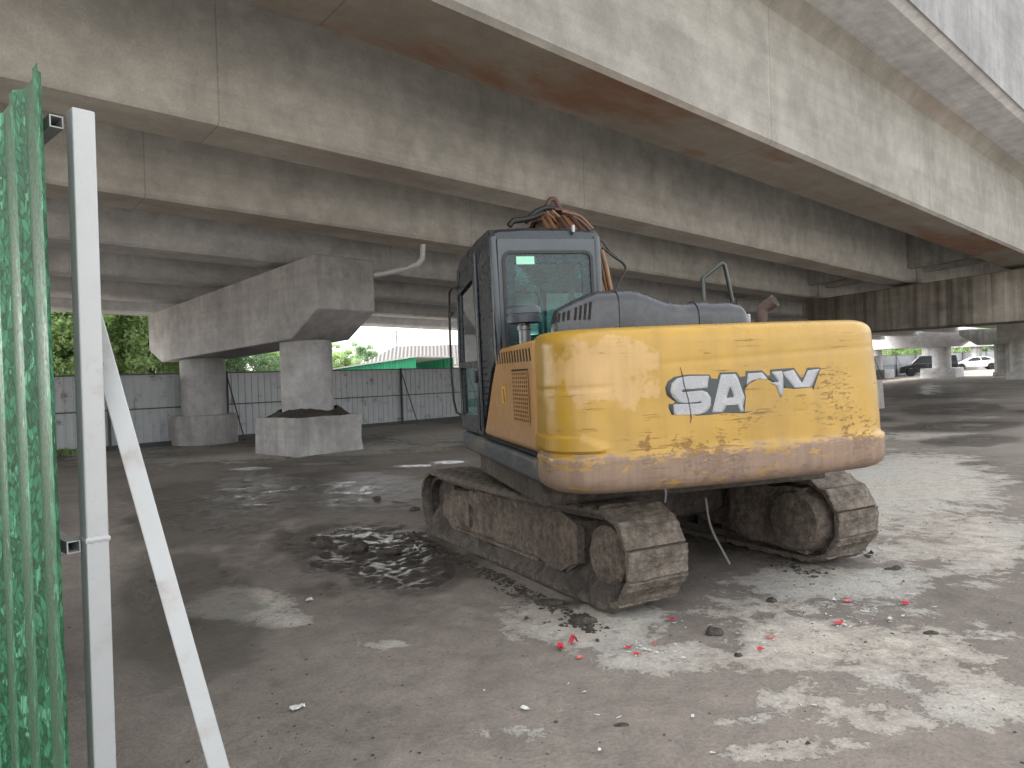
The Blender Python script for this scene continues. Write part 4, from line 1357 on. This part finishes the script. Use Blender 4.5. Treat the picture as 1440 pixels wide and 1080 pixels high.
# air pre-cleaner on its stalk
pc = Vector((-1.06, -.98, -.02))
air = up_part(MB().lathe([(.045, 1.80), (.045, 1.95), (.052, 1.955), (.052, 1.985), (.04, 1.99), (.04, 2.0)], 20, pc), 'intake_stalk', simple('worn_grey_metal', (.16, .17, .17), .35, .3, 8, .001, .5), smooth=40)
MB().lathe([(.08, 2.0), (.128, 2.005), (.132, 2.055), (.125, 2.058), (.125, 2.068), (.132, 2.071), (.128, 2.112), (.11, 2.128), (.02, 2.134)], 28, pc).build('pre_cleaner', simple('dark_plastic', (.04, .05, .06), .4), air, smooth=35)

# --- cab
CU0, CU1 = -1.198, -.268
side_prof = [(1.04, 1.075), (1.06, 1.85), (.98, 2.52), (.90, 2.66), (.70, 2.735), (-.10, 2.775), (-.52, 2.77), (-.60, 2.70), (-.62, 1.78), (-.40, 1.62), (.02, 1.075)]
hole_u = [(.93, 1.75), (.87, 2.46), (.70, 2.60), (.12, 2.62), (.06, 1.74)]
hole_l = [(.90, 1.24), (.93, 1.69), (.08, 1.68), (.20, 1.26)]
hole_q = [(.02, 1.84), (.05, 2.60), (-.40, 2.61), (-.47, 1.95)]
cab = up_part(MB().prism(side_prof, CU0, CU0 + .055, 'x', [hole_u, hole_l]), 'cab', M_cab, smooth=30)
bv = cab.modifiers.new('bevel', 'BEVEL'); bv.width = .012; bv.segments = 2; bv.limit_method = 'ANGLE'; bv.angle_limit = rad(60)
def pane(pts, a, axis):
    P3 = {'x': lambda p: (a, p[0], p[1]), 'y': lambda p: (p[0], a, p[1])}[axis]
    return MB().add([P3(p) for p in pts], [tuple(range(len(pts)))])
def cab_part(mb, name, mat, **k):
    return mb.build(name, mat, cab, **k)
cab_part(MB().prism(side_prof, CU1 - .055, CU1, 'x', [hole_u, hole_q]), 'right_wall', M_cabgrey, bevel=.012)
# roof: rounded over both flanks
rp = [(.965, 2.50), (.90, 2.655), (.70, 2.735), (-.10, 2.775), (-.50, 2.772), (-.575, 2.735), (-.60, 2.66)]
rings = []
for u, dz in ((CU0 - .004, -.10), (CU0 + .006, -.045), (CU0 + .03, -.012), (CU0 + .075, .004), (CU0 + .3, .018), (CU1 - .3, .018), (CU1 - .075, .004), (CU1 - .03, -.012), (CU1 - .006, -.045), (CU1 + .004, -.10)):
    kx = 1 - max(0, -dz) * .25
    rings.append([(u, v * kx, z + dz) for v, z in rp] + [(u, rp[-1][0] * kx + .04, 2.60 + min(0, dz) * .6), (u, .85, 2.44 + min(0, dz) * .3)])
cab_part(MB().loft(rings), 'roof', M_cab, smooth=45)
# rear wall with its big window
rw = [(CU0 + .056, 1.10), (CU1 - .056, 1.10), (CU1 - .056, 2.68), (CU0 + .056, 2.68)]
wx0, wx1, wz0, wz1 = -1.10, -.36, 1.80, 2.575
def rrect(x0, x1, z0, z1, r, n=5):
    out = []
    for cx, cz, a0 in ((x1 - r, z0 + r, -90), (x1 - r, z1 - r, 0), (x0 + r, z1 - r, 90), (x0 + r, z0 + r, 180)):
        for k in range(n + 1):
            a_ = rad(a0 + 90 * k / n)
            out.append((cx + r * math.cos(a_), cz + r * math.sin(a_)))
    return out
rear = cab_part(MB().prism(rw, -.612, -.56, 'y', [rrect(wx0, wx1, wz0, wz1, .06)]), 'rear_wall', M_cabgrey, smooth=30)
for u_ in (CU0 + .03, CU1 - .03):
    cab_part(MB().tube([(u_, -.585, 1.7), (u_, -.59, 2.2), (u_, -.575, 2.70)], .034, 10), 'corner_post', M_cabgrey, smooth=60)
seal = MB()
o_ = rrect(wx0 - .012, wx1 + .012, wz0 - .012, wz1 + .012, .07); i_ = rrect(wx0 + .012, wx1 - .012, wz0 + .012, wz1 - .012, .05)
seal.prism(o_, -.622, -.55, 'y', [i_]).build('window_seal', M_black, rear)
def glass_mat(name, tint, dirt, amt, border=None):
    t = NT(name)
    tr = t.n('BsdfTransparent'); tr.inputs[0].default_value = (*tint, 1)
    gl = t.n('BsdfGlossy'); gl.inputs['Roughness'].default_value = .03
    fr = t.n('Fresnel'); fr.inputs[0].default_value = 1.5
    mx = t.n('MixShader')
    t.l(t.math('MULTIPLY', fr.outputs[0], 1.0), mx.inputs[0]); t.l(tr.outputs[0], mx.inputs[1]); t.l(gl.outputs[0], mx.inputs[2])
    df = t.n('BsdfDiffuse'); df.inputs[0].default_value = (*dirt, 1)
    n1 = t.noise(3.2, 9, .72, dist=1.2); n2 = t.noise(22, 8, .75); n3 = t.noise(1, 6, .6, t.mapping((3, 3, 18), (0, .5, 0)))
    m = t.math('ADD', t.ramp(n1, .5, .68, .04, amt), t.ramp(n2, .60, .70, 0, amt * .9))
    m = t.math('ADD', m, t.ramp(n3, .58, .7, 0, amt * .5))
    m2 = t.n('MixShader')
    t.l(t.math('MINIMUM', m, .9), m2.inputs[0]); t.l(mx.outputs[0], m2.inputs[1]); t.l(df.outputs[0], m2.inputs[2])
    t.l(m2.outputs[0], t.out.inputs[0])
    return t.m
M_gl = glass_mat('teal_cab_glass', (.46, .90, .87), (.10, .27, .27), .30)
M_gl2 = glass_mat('teal_side_glass', (.62, .88, .86), (.20, .30, .32), .22)
rg_ = pane(rrect(wx0 + .008, wx1 - .008, wz0 + .008, wz1 - .008, .05), -.602, 'y').build('rear_window', M_gl, rear)
# black printed border of the pane, and the paper notice
ib = rrect(wx0 + .085, wx1 - .085, wz0 + .05, wz1 - .09, .02)
def border_mat():
    t = NT('sooty_window_border')
    tr = t.n('BsdfTransparent')
    df = t.n('BsdfPrincipled'); df.inputs['Base Color'].default_value = (.025, .045, .05, 1); df.inputs['Roughness'].default_value = .35
    n = t.noise(40, 7, .75)
    mx = t.n('MixShader')
    t.l(t.ramp(n, .3, .62, .95, .62), mx.inputs[0]); t.l(tr.outputs[0], mx.inputs[1]); t.l(df.outputs[0], mx.inputs[2])
    t.l(mx.outputs[0], t.out.inputs[0])
    return t.m
MB().prism(rrect(wx0 + .012, wx1 - .012, wz0 + .012, wz1 - .012, .05), -.6075, -.606, 'y', [ib]).build('pane_border', border_mat(), rear)
qa = on_v(725, 361, -.596); qb = on_v(751, 372, -.596)
MB().box(((qa.x + qb.x) / 2, -.6095, (qa.z + qb.z) / 2), (qb.x - qa.x, .002, qa.z - qb.z)).build('paper_notice', simple('pale_paper', (.30, .60, .46), .7, .04), rear)
cab_part(pane(hole_u, CU0 + .02, 'x'), 'door_window', M_gl2)
cab_part(pane(hole_l, CU0 + .02, 'x'), 'door_window', M_gl2)
cab_part(pane(hole_u, CU1 - .03, 'x'), 'side_window', M_gl2)
cab_part(pane(hole_q, CU1 - .03, 'x'), 'side_window', M_gl2)
# door outline: raised frame on the left flank with hinges
door = cab_part(MB().prism([(.98, 1.12), (1.0, 1.85), (.92, 2.50), (.72, 2.66), (.08, 2.68), (.02, 1.80), (.10, 1.12)], CU0 - .010, CU0 - .001, 'x', [[(p[0], p[1]) for p in hole_u], [(p[0], p[1]) for p in hole_l]]), 'door', M_cab, bevel=.004)
MB().box((CU0 - .02, .12, 1.60), (.02, .06, .11)).build('handle', M_black, door, bevel=.006)
cab_part(MB().tube([(CU0 - .012, -.06, 1.15), (CU0 - .012, -.06, 2.66)], .016, 8), 'hinge_bar', M_cab, smooth=60)
# front frame and windscreen
fr_pts = [(CU0 + .056, 1.10), (CU1 - .056, 1.10), (CU1 - .056, 2.46), (CU0 + .056, 2.46)]
cab_part(MB().prism(fr_pts, 1.0, 1.035, 'y', [rrect(CU0 + .07, CU1 - .07, 1.16, 2.43, .05)]), 'front_frame', M_cab)
cab_part(pane(rrect(CU0 + .072, CU1 - .072, 1.162, 2.428, .05), 1.015, 'y'), 'windscreen', M_gl2)
cab_part(MB().box(((CU0 + CU1) / 2, .52, 1.09), (CU1 - CU0 - .12, .95, .03)), 'cab_floor', M_black)
seat = cab_part(MB().box(((CU0 + CU1) / 2 - .02, .10, 1.42), (.50, .50, .14)), 'seat', M_black, bevel=.05, seg=3)
MB().box(((CU0 + CU1) / 2 - .02, -.16, 1.66), (.46, .14, .56), Matrix.Rotation(rad(10), 3, 'X')).build('seat_back', M_black, seat, bevel=.05, seg=3)
MB().box(((CU0 + CU1) / 2 - .02, .10, 1.22), (.40, .42, .26)).build('seat_base', M_black, seat, bevel=.02)
for du in (-.33, .31):
    MB().box(((CU0 + CU1) / 2 + du, .22, 1.42), (.13, .55, .26)).build('control_console', M_black, seat, bevel=.03)
# grab rail and mirror stay at the front left corner
hp = [on_u(p[0], p[1], -1.235) for p in ((641, 404), (635, 405), (632, 411), (632, 440), (633, 480), (635, 530), (638, 562), (642, 580), (648, 583))]
hp = [Vector((-1.235, q.y, q.z)) for q in hp]
grab = cab_part(MB().tube(hp, .0125, 8), 'grab_rail', M_black, smooth=60)
q = on_u(634, 442, -1.235)
MB().box((-1.235, q.y - .03, q.z), (.03, .12, .035)).build('rail_clamp', M_black, grab, bevel=.006)
# roof edge lamp stub
q = on_v(806, 322, -.60)
cab_part(MB().box((q.x, -.60, 2.765), (.022, .03, .06)), 'aerial_stub', M_white, bevel=.004)

# --- boom, arm and bucket
BU = .09
bpts = [(.18, 1.30), (.52, 1.28), (1.05, 2.05), (1.62, 2.86), (2.0, 3.02), (2.6, 2.98), (4.25, 2.52), (4.42, 2.62), (4.36, 2.80), (2.7, 3.18), (2.05, 3.32), (1.72, 3.28), (1.25, 2.98), (.20, 1.62), (.12, 1.44)]
boom = up_part(MB().prism(bpts, BU - .17, BU + .17, 'x'), 'boom', M_boom, bevel=.02)
arm = up_part(MB().prism([(4.30, 2.86), (4.02, 3.06), (3.9, 2.9), (3.62, .98), (3.80, .86), (3.98, .94), (4.52, 2.45)], BU - .13, BU + .13, 'x'), 'arm', M_boom, bevel=.02)
bk = [(3.85, .95), (4.10, .55), (4.02, .22), (3.75, .03), (3.40, .04), (3.12, .20), (3.18, .24), (3.45, .18), (3.66, .32), (3.68, .62), (3.55, .90)]
bucket = up_part(MB().prism(bk, BU - .42, BU + .42, 'x'), 'bucket', M_mud, bevel=.012)
for k in range(5):
    MB().prism([(3.16, .18), (2.98, .235), (3.2, .26)], BU - .40 + k * .185, BU - .34 + k * .185, 'x').build('tooth', M_shoe, bucket)
for du in (-.27, .27):
    c_ = up_part(MB().tube([(BU + du, .62, 1.12), (BU + du, 1.35, 2.12)], .062, 14), 'boom_cylinder', M_boom, smooth=40)
    MB().tube([(BU + du, 1.35, 2.12), (BU + du, 1.85, 2.82)], .036, 12).build('piston_rod', simple('chrome_rod', (.5, .5, .5), .2, .1, 8, 0, 1.0), c_, smooth=40)
ac = up_part(MB().tube([(BU, 1.95, 3.36), (BU, 3.0, 3.28)], .062, 14), 'arm_cylinder', M_boom, smooth=40)
MB().tube([(BU, 3.0, 3.28), (BU, 4.02, 3.02)], .034, 12).build('piston_rod', M_shoe, ac, smooth=40)
MB().prism([(1.65, 3.2), (2.1, 3.25), (2.02, 3.42), (1.88, 3.43)], BU - .08, BU + .08, 'x').build('cylinder_lug', M_boom, ac)
# steel pipes and hoses climbing the boom
M_hose2 = simple('dark_red_brown_hose', (.075, .034, .027), .6, .3, 9, .001)
for k, (du, mt) in enumerate(((-.13, M_hose), (-.07, M_hose), (.10, M_hose2), (.15, M_hose), (.20, M_hose), (.25, M_hose2))):
    zt = .03 * (k % 2)
    pth = [(BU + du, .22, 1.74), (BU + du, .62, 2.28 + zt), (BU + du, 1.24, 3.04 + zt), (BU + du * .9, 1.66, 3.36 + zt), (BU + du * .8 - .03, 2.0, 3.40 + zt), (BU + du * .7, 2.6, 3.26)]
    up_part(MB().tube(pth, .017 + .004 * (k % 3), 8), 'hydraulic_pipe', mt, smooth=60)
def bez(pts, n=24):
    P_ = [Vector(p) for p in pts]
    P_ = [P_[0] * 2 - P_[1]] + P_ + [P_[-1] * 2 - P_[-2]]
    out = []
    for i in range(1, len(P_) - 2):
        for k in range(n // (len(P_) - 3) + 1):
            t_ = k / (n // (len(P_) - 3) + 1)
            a_, b_, c_, d_ = P_[i - 1:i + 3]
            out.append(.5 * ((2 * b_) + (c_ - a_) * t_ + (2 * a_ - 5 * b_ + 4 * c_ - d_) * t_ ** 2 + (3 * b_ - a_ - 3 * c_ + d_) * t_ ** 3))
    out.append(P_[-2])
    return out
def hose(px, v, r, mat, name='hydraulic_hose'):
    return up_part(MB().tube(bez([on_v(a_, b_, v) for a_, b_ in px]), r, 8), name, mat, smooth=60)
hose([(762, 297), (769, 289), (774, 281), (781, 281), (786, 291), (792, 301), (802, 306), (815, 312)], 1.9, .030, M_hose2)
hose([(738, 312), (750, 301), (760, 295), (772, 292), (785, 297), (800, 310)], 1.86, .034, M_black)
hose([(716, 318), (722, 311), (735, 309), (752, 305), (764, 300)], 1.84, .035, M_black)
hose([(780, 294), (796, 296), (808, 300), (820, 308), (828, 320)], 1.80, .022, M_hose2)
hose([(790, 297), (806, 301), (818, 306), (834, 322)], 1.74, .018, M_hose)
hose([(776, 296), (786, 305), (794, 313), (802, 322)], 1.70, .020, M_hose)
hose([(769, 298), (778, 307), (787, 316), (794, 324)], 1.72, .016, M_hose)
hose([(800, 303), (812, 308), (822, 316), (830, 324)], 1.70, .024, M_hose2)
hose([(847, 348), (862, 360), (876, 370), (880, 380), (872, 394), (864, 410)], .35, .013, M_black)
hose([(846, 338), (856, 352), (868, 362)], .40, .010, M_black)
hose([(846, 352), (852, 375), (857, 400), (862, 420)], .20, .026, M_hose, 'hydraulic_pipe')
hose([(845, 366), (849, 385), (853, 405), (856, 420)], .22, .018, M_hose, 'hydraulic_pipe')
# cables hanging below the tail
def low(px, v):
    return on_v(px[0], px[1], v)
up_part(MB().tube(bez([on_v(933, 680, -1.5), on_v(936, 692, -1.5), on_v(935, 706, -1.45)]), .008, 6), 'hanging_cable', M_white, smooth=60)
q0, q1, q2 = on_v(992, 700, -1.1), on_v(1000, 742, -1.0), MUi @ onz(1026, 793, .015)
up_part(MB().tube(bez([q0, q1, q2]), .010, 6), 'hanging_cable', simple('grey_cable', (.2, .19, .17), .7), smooth=60)

# ------------------------------------------------------------------ parked cars, far right
M_tyre = simple('tyre_rubber', (.018, .018, .018), .8, .2, 8, .002)
M_rim = simple('alloy_rim', (.45, .46, .47), .35, .1, 8, .0005, .6)
M_carglass = simple('dark_car_glass', (.012, .016, .018), .08, .1, 4, 0)
M_lampr = simple('red_tail_lamp', (.35, .02, .015), .3, .1)
M_lampw = simple('clear_head_lamp', (.6, .62, .63), .15, .1)
def car(name, label, px, Yd, azi, body_col, prof, belt, roof, wheels, W, wr, glass_x, rough):
    """side profiles in (x along the car, z); the nose points to +x"""
    p = ondepth(px, 520, Yd)
    gz = float(ground_z(p.x, p.y))
    d = az(azi)
    root = thing(name, label, 'car', (p.x, p.y, gz), math.atan2(d.y, d.x))
    mat = simple(name + '_paint', body_col, rough, .05, 3, 0)
    # lower body with wheel arches
    pts = []
    bottom = .26
    lo = [(prof[-1][0], bottom)]
    arch = []
    for wx in sorted(wheels):
        for k in range(9):
            a_ = math.pi - math.pi * k / 8
            arch.append((wx + (wr + .06) * math.cos(a_), max(bottom, .32 + (wr + .06) * math.sin(a_))))
    poly = list(prof) + list(reversed([])) 
    xs0, xs1 = prof[0][0], prof[-1][0]
    full = [(xs0, bottom)] + [q for q in arch if xs0 < q[0] < xs1] + [(xs1, bottom)] + list(reversed(prof))
    MB().prism(full, -W / 2, W / 2, 'y').build('body', mat, root, bevel=.06, seg=3)
    # greenhouse: glass block narrowing to the roof
    b0, b1 = belt; r0, r1 = roof
    zb0, zr = glass_x
    wi = W / 2 - .06; wt = W / 2 - .24
    ring0 = [(b0, -wi, zb0), (b1, -wi, zb0), (b1, wi, zb0), (b0, wi, zb0)]
    ring1 = [(r0, -wt, zr), (r1, -wt, zr), (r1, wt, zr), (r0, wt, zr)]
    MB().loft([ring0, ring1]).build('window_glass', M_carglass, root, bevel=.02)
    ring2 = [(r0 - .06, -wt - .03, zr - .02), (r1 + .06, -wt - .03, zr - .02), (r1 + .06, wt + .03, zr - .02), (r0 - .06, wt + .03, zr - .02)]
    ring3 = [(r0 + .12, -wt + .06, zr + .05), (r1 - .18, -wt + .06, zr + .05), (r1 - .18, wt - .06, zr + .05), (r0 + .12, wt - .06, zr + .05)]
    MB().loft([ring2, ring3]).build('roof', mat, root, bevel=.03, seg=3)
    for sy in (-1, 1):
        for f0, f1 in ((0, 0), (.47, .5), (1, 1)):
            xa = b0 + (b1 - b0) * f0; xb = r0 + (r1 - r0) * f1
            MB().tube([(xa, sy * (wi + .003), zb0 - .02), (xb, sy * (wt + .003), zr)], .045 if f0 in (0, 1) else .035, 6).build('pillar', mat, root)
        for wx in wheels:
            ty = MB().lathe([(wr * .62, -.10), (wr * .95, -.10), (wr, -.07), (wr, .07), (wr * .95, .10), (wr * .62, .10)], 28, (0, 0, 0), 'x').build('wheel', M_tyre, root, smooth=40)
            ty.location = (wx, sy * (W / 2 - .10), wr); ty.rotation_euler = (0, 0, rad(90))
            rim = MB()
            rim.lathe([(wr * .64, -.06), (wr * .64, .06), (wr * .56, .075), (wr * .5, .04), (.04, .03)], 24, (0, 0, 0), 'x')
            for k in range(5):
                a_ = 2 * math.pi * k / 5
                rim.box((.06 * 1, wr * .33 * math.cos(a_), wr * .33 * math.sin(a_)), (.03, wr * .5, .05), Matrix.Rotation(a_, 3, 'X'))
            r_ = rim.build('rim', M_rim, ty, smooth=40)
            r_.rotation_euler = (0, 0, 0 if sy > 0 else math.pi)
        MB().box((prof[-1][0] - .06, sy * (W / 2 - .26), prof[-1][1] * .5 + .36), (.12, .34, .14)).build('headlight', M_lampw, root, bevel=.02)
        MB().box((prof[0][0] + .05, sy * (W / 2 - .2), .85), (.10, .24, .18)).build('tail_light', M_lampr, root, bevel=.02)
        MB().box((b1 - .35, sy * (W / 2 + .08), zb0 + .05), (.10, .18, .12)).build('mirror', mat, root, bevel=.02)
        MB().box((.1, sy * (W / 2 - .002), .92), (.16, .015, .025)).build('handle', M_rim, root)
    return root
car('parked_van', 'black boxy van parked in front of the hoarding, half hidden by the distant pier', 1305, 62, -64, (.012, .013, .015),
    [(-2.2, .55), (-2.2, 1.08), (-.9, 1.12), (.95, 1.10), (1.25, 1.06), (1.95, .92), (2.2, .78), (2.22, .45)], (-2.15, 1.30), (-2.05, .62), (-1.35, 1.36), 1.78, .34, (1.05, 1.74), .2)
car('parked_saloon', 'white fastback saloon car parked beyond the piers at the far right', 1371, 75.5, -66, (.72, .73, .74),
    [(-2.32, .5), (-2.3, 1.0), (-1.7, 1.04), (0, .95), (1.0, .93), (1.9, .78), (2.25, .64), (2.3, .42)], (-2.0, 1.15), (-.95, .22), (-1.4, 1.38), 1.8, .34, (.93, 1.38), .22)

# ------------------------------------------------------------------ litter and clods on the floor
def paper(name, label, cat, px, py, size, kind, mat, group, seed):
    p = onz(px, py)
    r_ = np.random.default_rng(seed)
    n = 5
    vs, fs = [], []
    fold = r_.uniform(.2, .5)
    for i in range(n):
        for j in range(n):
            x = (i / (n - 1) - .5) * size[0] * .88; y = (j / (n - 1) - .5) * size[1] * .88
            x += r_.normal() * size[0] * .05; y += r_.normal() * size[1] * .06
            z = .012 + abs(r_.normal()) * size[0] * .07 + (abs(x) * fold if kind == 'fold' else 0)
            if kind == 'tent':
                z = .01 + max(0, size[2] * (1 - abs(x) / (size[0] * .5)) - abs(r_.normal()) * .006)
            vs.append((x, y, z))
    for i in range(n - 1):
        for j in range(n - 1):
            if (i, j) in ((0, 0), (n - 2, n - 2)) and kind != 'tent' and r_.random() < .6: continue
            fs.append((i * n + j, (i + 1) * n + j, (i + 1) * n + j + 1, i * n + j + 1))
    o = MB().add(vs, fs).build(name, mat)
    o.location = (p.x, p.y, float(P_at(p.x, p.y)))
    o.rotation_euler = (0, 0, r_.uniform(0, 6.28) if kind != 'tent' else .4)
    s = o.modifiers.new('solid', 'SOLIDIFY'); s.thickness = .0015
    tag(o, label, cat, group)
    return o
Pz = P[:, 2].reshape(X.shape)
def P_at(x, y):
    i = np.clip(np.searchsorted(gx, x) - 1, 0, len(gx) - 2); j = np.clip(np.searchsorted(gy, y) - 1, 0, len(gy) - 2)
    fx = (x - gx[i]) / (gx[i + 1] - gx[i]); fy = (y - gy[j]) / (gy[j + 1] - gy[j])
    return Pz[j, i] * (1 - fx) * (1 - fy) + Pz[j, i + 1] * fx * (1 - fy) + Pz[j + 1, i] * (1 - fx) * fy + Pz[j + 1, i + 1] * fx * fy
M_red = simple('red_paper', (.46, .018, .035), .6, .15, 40, .0005)
M_redf = simple('faded_red_paper', (.50, .10, .10), .7, .2, 40, .0005)
M_wpap = simple('white_paper', (.52, .52, .50), .7, .06, 30, .0005)
RG, WG = 'red paper scraps on the muddy floor', 'white paper scraps on the muddy floor'
for i, (px, py, sz, kd, mt, lb) in enumerate([
    (807, 908, (.062, .05, .062), 'tent', M_red, 'bright red paper scrap standing up in a peak in front of the near track'),
    (788, 915, (.075, .04), 'fold', M_red, 'bright red paper scrap lying flat just left of the peaked red one'),
    (815, 927, (.05, .03), 'flat', M_redf, 'faded red scrap lying just below the peaked red one'),
    (884, 914, (.035, .03), 'fold', M_red, 'small red scrap at the left of the cluster of red and white bits'),
    (896, 922, (.05, .022), 'flat', M_red, 'thin red scrap lowest in the cluster of red and white bits'),
    (921, 908, (.045, .02), 'flat', M_redf, 'thin faded red sliver at the right of the cluster of red and white bits'),
    (943, 874, (.05, .03), 'fold', M_red, 'red and white scrap close in front of the near track rear end'),
    (1083, 898, (.065, .03), 'flat', M_redf, 'pale red scrap beside a brown smear on the pale concrete patch'),
    (1070, 917, (.045, .035), 'fold', M_red, 'small crumpled red scrap below the pale red one, on the pale concrete patch'),
    (1178, 879, (.075, .035), 'fold', M_red, 'red scrap with a white end in the middle of the right-hand floor'),
    (1191, 847, (.06, .035), 'flat', M_redf, 'dull red scrap behind the far track, above the one with a white end'),
    (1274, 851, (.06, .045), 'fold', M_red, 'bright red scrap farthest to the right on the floor')]):
    paper('red_paper_scrap', lb, 'paper scrap', px, py, sz, kd, mt, RG, 100 + i)
for i, (px, py, sz, kd, lb) in enumerate([
    (738, 998, (.055, .035), 'flat', 'largest white paper scrap, alone on the bare brown floor in the foreground'),
    (906, 916, (.05, .02), 'flat', 'white paper sliver inside the cluster of red bits in front of the near track'),
    (961, 927, (.03, .02), 'flat', 'small white scrap on the edge of the pale patch, right of the red cluster'),
    (843, 1057, (.018, .016), 'fold', 'tiny white dot of paper nearest to the camera'),
    (1188, 881, (.03, .02), 'flat', 'white scrap touching the red one in the middle of the right-hand floor'),
    (1251, 874, (.04, .03), 'fold', 'white scrap right of the middle of the floor, below the rightmost red scrap'),
    (1270, 869, (.03, .02), 'flat', 'small white scrap just below the rightmost red scrap'),
    (1280, 838, (.07, .018), 'flat', 'long white strip of paper above the rightmost red scrap'),
    (1216, 862, (.05, .016), 'flat', 'thin white sliver behind the far track'),
    (1176, 845, (.05, .02), 'flat', 'white scrap beside the dull red scrap behind the far track'),
    (974, 1011, (.03, .018), 'flat', 'small white scrap beside a black sliver in the foreground'),
    (1222, 752, (.07, .05), 'fold', 'crumpled white paper stuck at the foot of the far track'),
    (418, 999, (.07, .05), 'flat', 'pale flat scrap on the dark floor in the left foreground'),
    (435, 846, (.06, .05), 'fold', 'pale forked scrap on the wet mud left of the near track')]):
    paper('white_paper_scrap', lb, 'paper scrap', px, py, sz, kd, M_wpap, WG, 200 + i)
M_clod = mud_mat('mud_clod_surface', (.06, .052, .044), (.11, .096, .08))
def clod(px, py, sx, sy, sz, lb, seed):
    p = onz(px, py)
    mb = MB()
    nr, ns = 10, 18
    rings = []
    for i in range(nr):
        th = math.pi * (i + .5) / nr
        rings.append([(sx * math.sin(th) * math.cos(2 * math.pi * k / ns), sy * math.sin(th) * math.sin(2 * math.pi * k / ns), sz * math.cos(th)) for k in range(ns)])
    o = mb.loft(rings).build('mud_clod', M_clod, smooth=70)
    me = o.data
    n = len(me.vertices); co = np.empty(n * 3); me.vertices.foreach_get('co', co); co = co.reshape(-1, 3)
    d = fbm(co * (1.2 / max(sx, sy)) + seed * 3.3, 4)
    co *= (1 + .75 * d)[:, None]
    me.vertices.foreach_set('co', co.ravel()); me.update()
    o.location = (p.x, p.y, float(P_at(p.x, p.y)) + sz * .35)
    tag(o, lb, 'mud clod', 'dark mud clods on the floor')
for i, a_ in enumerate([
    (820, 875, .075, .05, .035, 'flat wet mud clod just in front of the near track end'),
    (1004, 892, .05, .035, .03, 'ragged mud clod on the pale concrete patch right of the near track'),
    (772, 848, .11, .06, .02, 'dark wet mud blob at the outer foot of the near track'),
    (875, 1019, .03, .012, .008, 'thin black sliver on the bare floor in the foreground'),
    (1038, 923, .02, .018, .014, 'small dark crumb on the lower edge of the pale patch'),
    (840, 902, .012, .012, .01, 'tiny dark crumb right of the peaked red scrap'),
    (530, 702, .05, .04, .03, 'dark lump on the wet floor left of the track front'),
    (583, 716, .06, .05, .03, 'dark lump close to the front corner of the near track'),
    (500, 772, .11, .08, .06, 'lump of churned mud standing in the shiny puddle'),
    (462, 768, .09, .06, .04, 'lump of churned mud on the left side of the shiny puddle'),
    (545, 776, .12, .05, .04, 'long lump of churned mud in the middle of the shiny puddle'),
    (1085, 845, .04, .03, .02, 'small clod on the floor below the far track'),
    (1310, 892, .04, .02, .015, 'small dark clod on the right-hand floor'),
    (1257, 800, .06, .02, .02, 'dark twig-like clod behind the far track')]):
    clod(*a_, i)
# crumbs of soil and torn paper specks: nobody could count them
vs, fs = [], []
def crumb(x, y, r):
    k = len(vs); z = float(P_at(x, y))
    q = rng.normal(size=(6, 3)) * .25 + np.array([[1, 0, .2], [-1, 0, .2], [0, 1, .2], [0, -1, .2], [0, 0, .9], [0, 0, -.4]])
    for p in q: vs.append((x + p[0] * r, y + p[1] * r, z + p[2] * r * .8))
    for f in ((0, 2, 4), (2, 1, 4), (1, 3, 4), (3, 0, 4), (2, 0, 5), (1, 2, 5), (3, 1, 5), (0, 3, 5)): fs.append(tuple(k + i for i in f))
for _ in range(3600):
    y = 1.6 + 10 * rng.random() ** 1.5
    x = (rng.random() * 1.5 - .75) * y
    if noise3(np.array([[x * .8, y * .8, 3.3]]))[0] < rng.uniform(-.35, .3): continue
    crumb(x, y, abs(rng.normal()) * .0036 + .0018)
for _ in range(1500):                                          # thicker along the tracks and the churned mud
    t_ = rng.random()
    c = CS + az(AZL) * (-1.7 + 3.4 * t_) + az(AZL + 90) * ((-1.34 - abs(rng.normal()) * .10) if rng.random() < .6 else (.66 + rng.normal() * .08 if rng.random() < .5 else 1.36 + abs(rng.normal()) * .09))
    crumb(c.x, c.y, abs(rng.normal()) * .010 + .004)
cr = MB().add(vs, fs).build('soil_crumbs', M_clod, fix=False)
tag(cr, 'scattered crumbs of soil on the concrete floor', kind='stuff')
vs2, fs2 = [], []
for cx, cy, n, sp in ((905, 915, 24, 22), (1200, 858, 34, 60), (1180, 880, 20, 34), (1080, 905, 9, 40), (1225, 762, 12, 12), (955, 880, 5, 20), (1000, 1000, 5, 120), (780, 980, 4, 120)):
    for _ in range(n):
        p = onz(cx + rng.normal() * sp, cy + rng.normal() * sp * .22)
        z = float(P_at(p.x, p.y)) + .006
        a_ = rng.uniform(0, 6.28); l, w_ = rng.uniform(.004, .016), rng.uniform(.002, .005)
        dx, dy = math.cos(a_), math.sin(a_)
        k = len(vs2)
        vs2 += [(p.x + dx * l * i - dy * w_ * j, p.y + dy * l * i + dx * w_ * j, z + rng.uniform(0, .005)) for i, j in ((-1, -1), (1, -1), (1, 1), (-1, 1))]
        fs2.append((k, k + 1, k + 2, k + 3))
pf = MB().add(vs2, fs2).build('paper_specks', M_wpap, fix=False)
tag(pf, 'tiny torn specks of white paper strewn over the floor', kind='stuff')
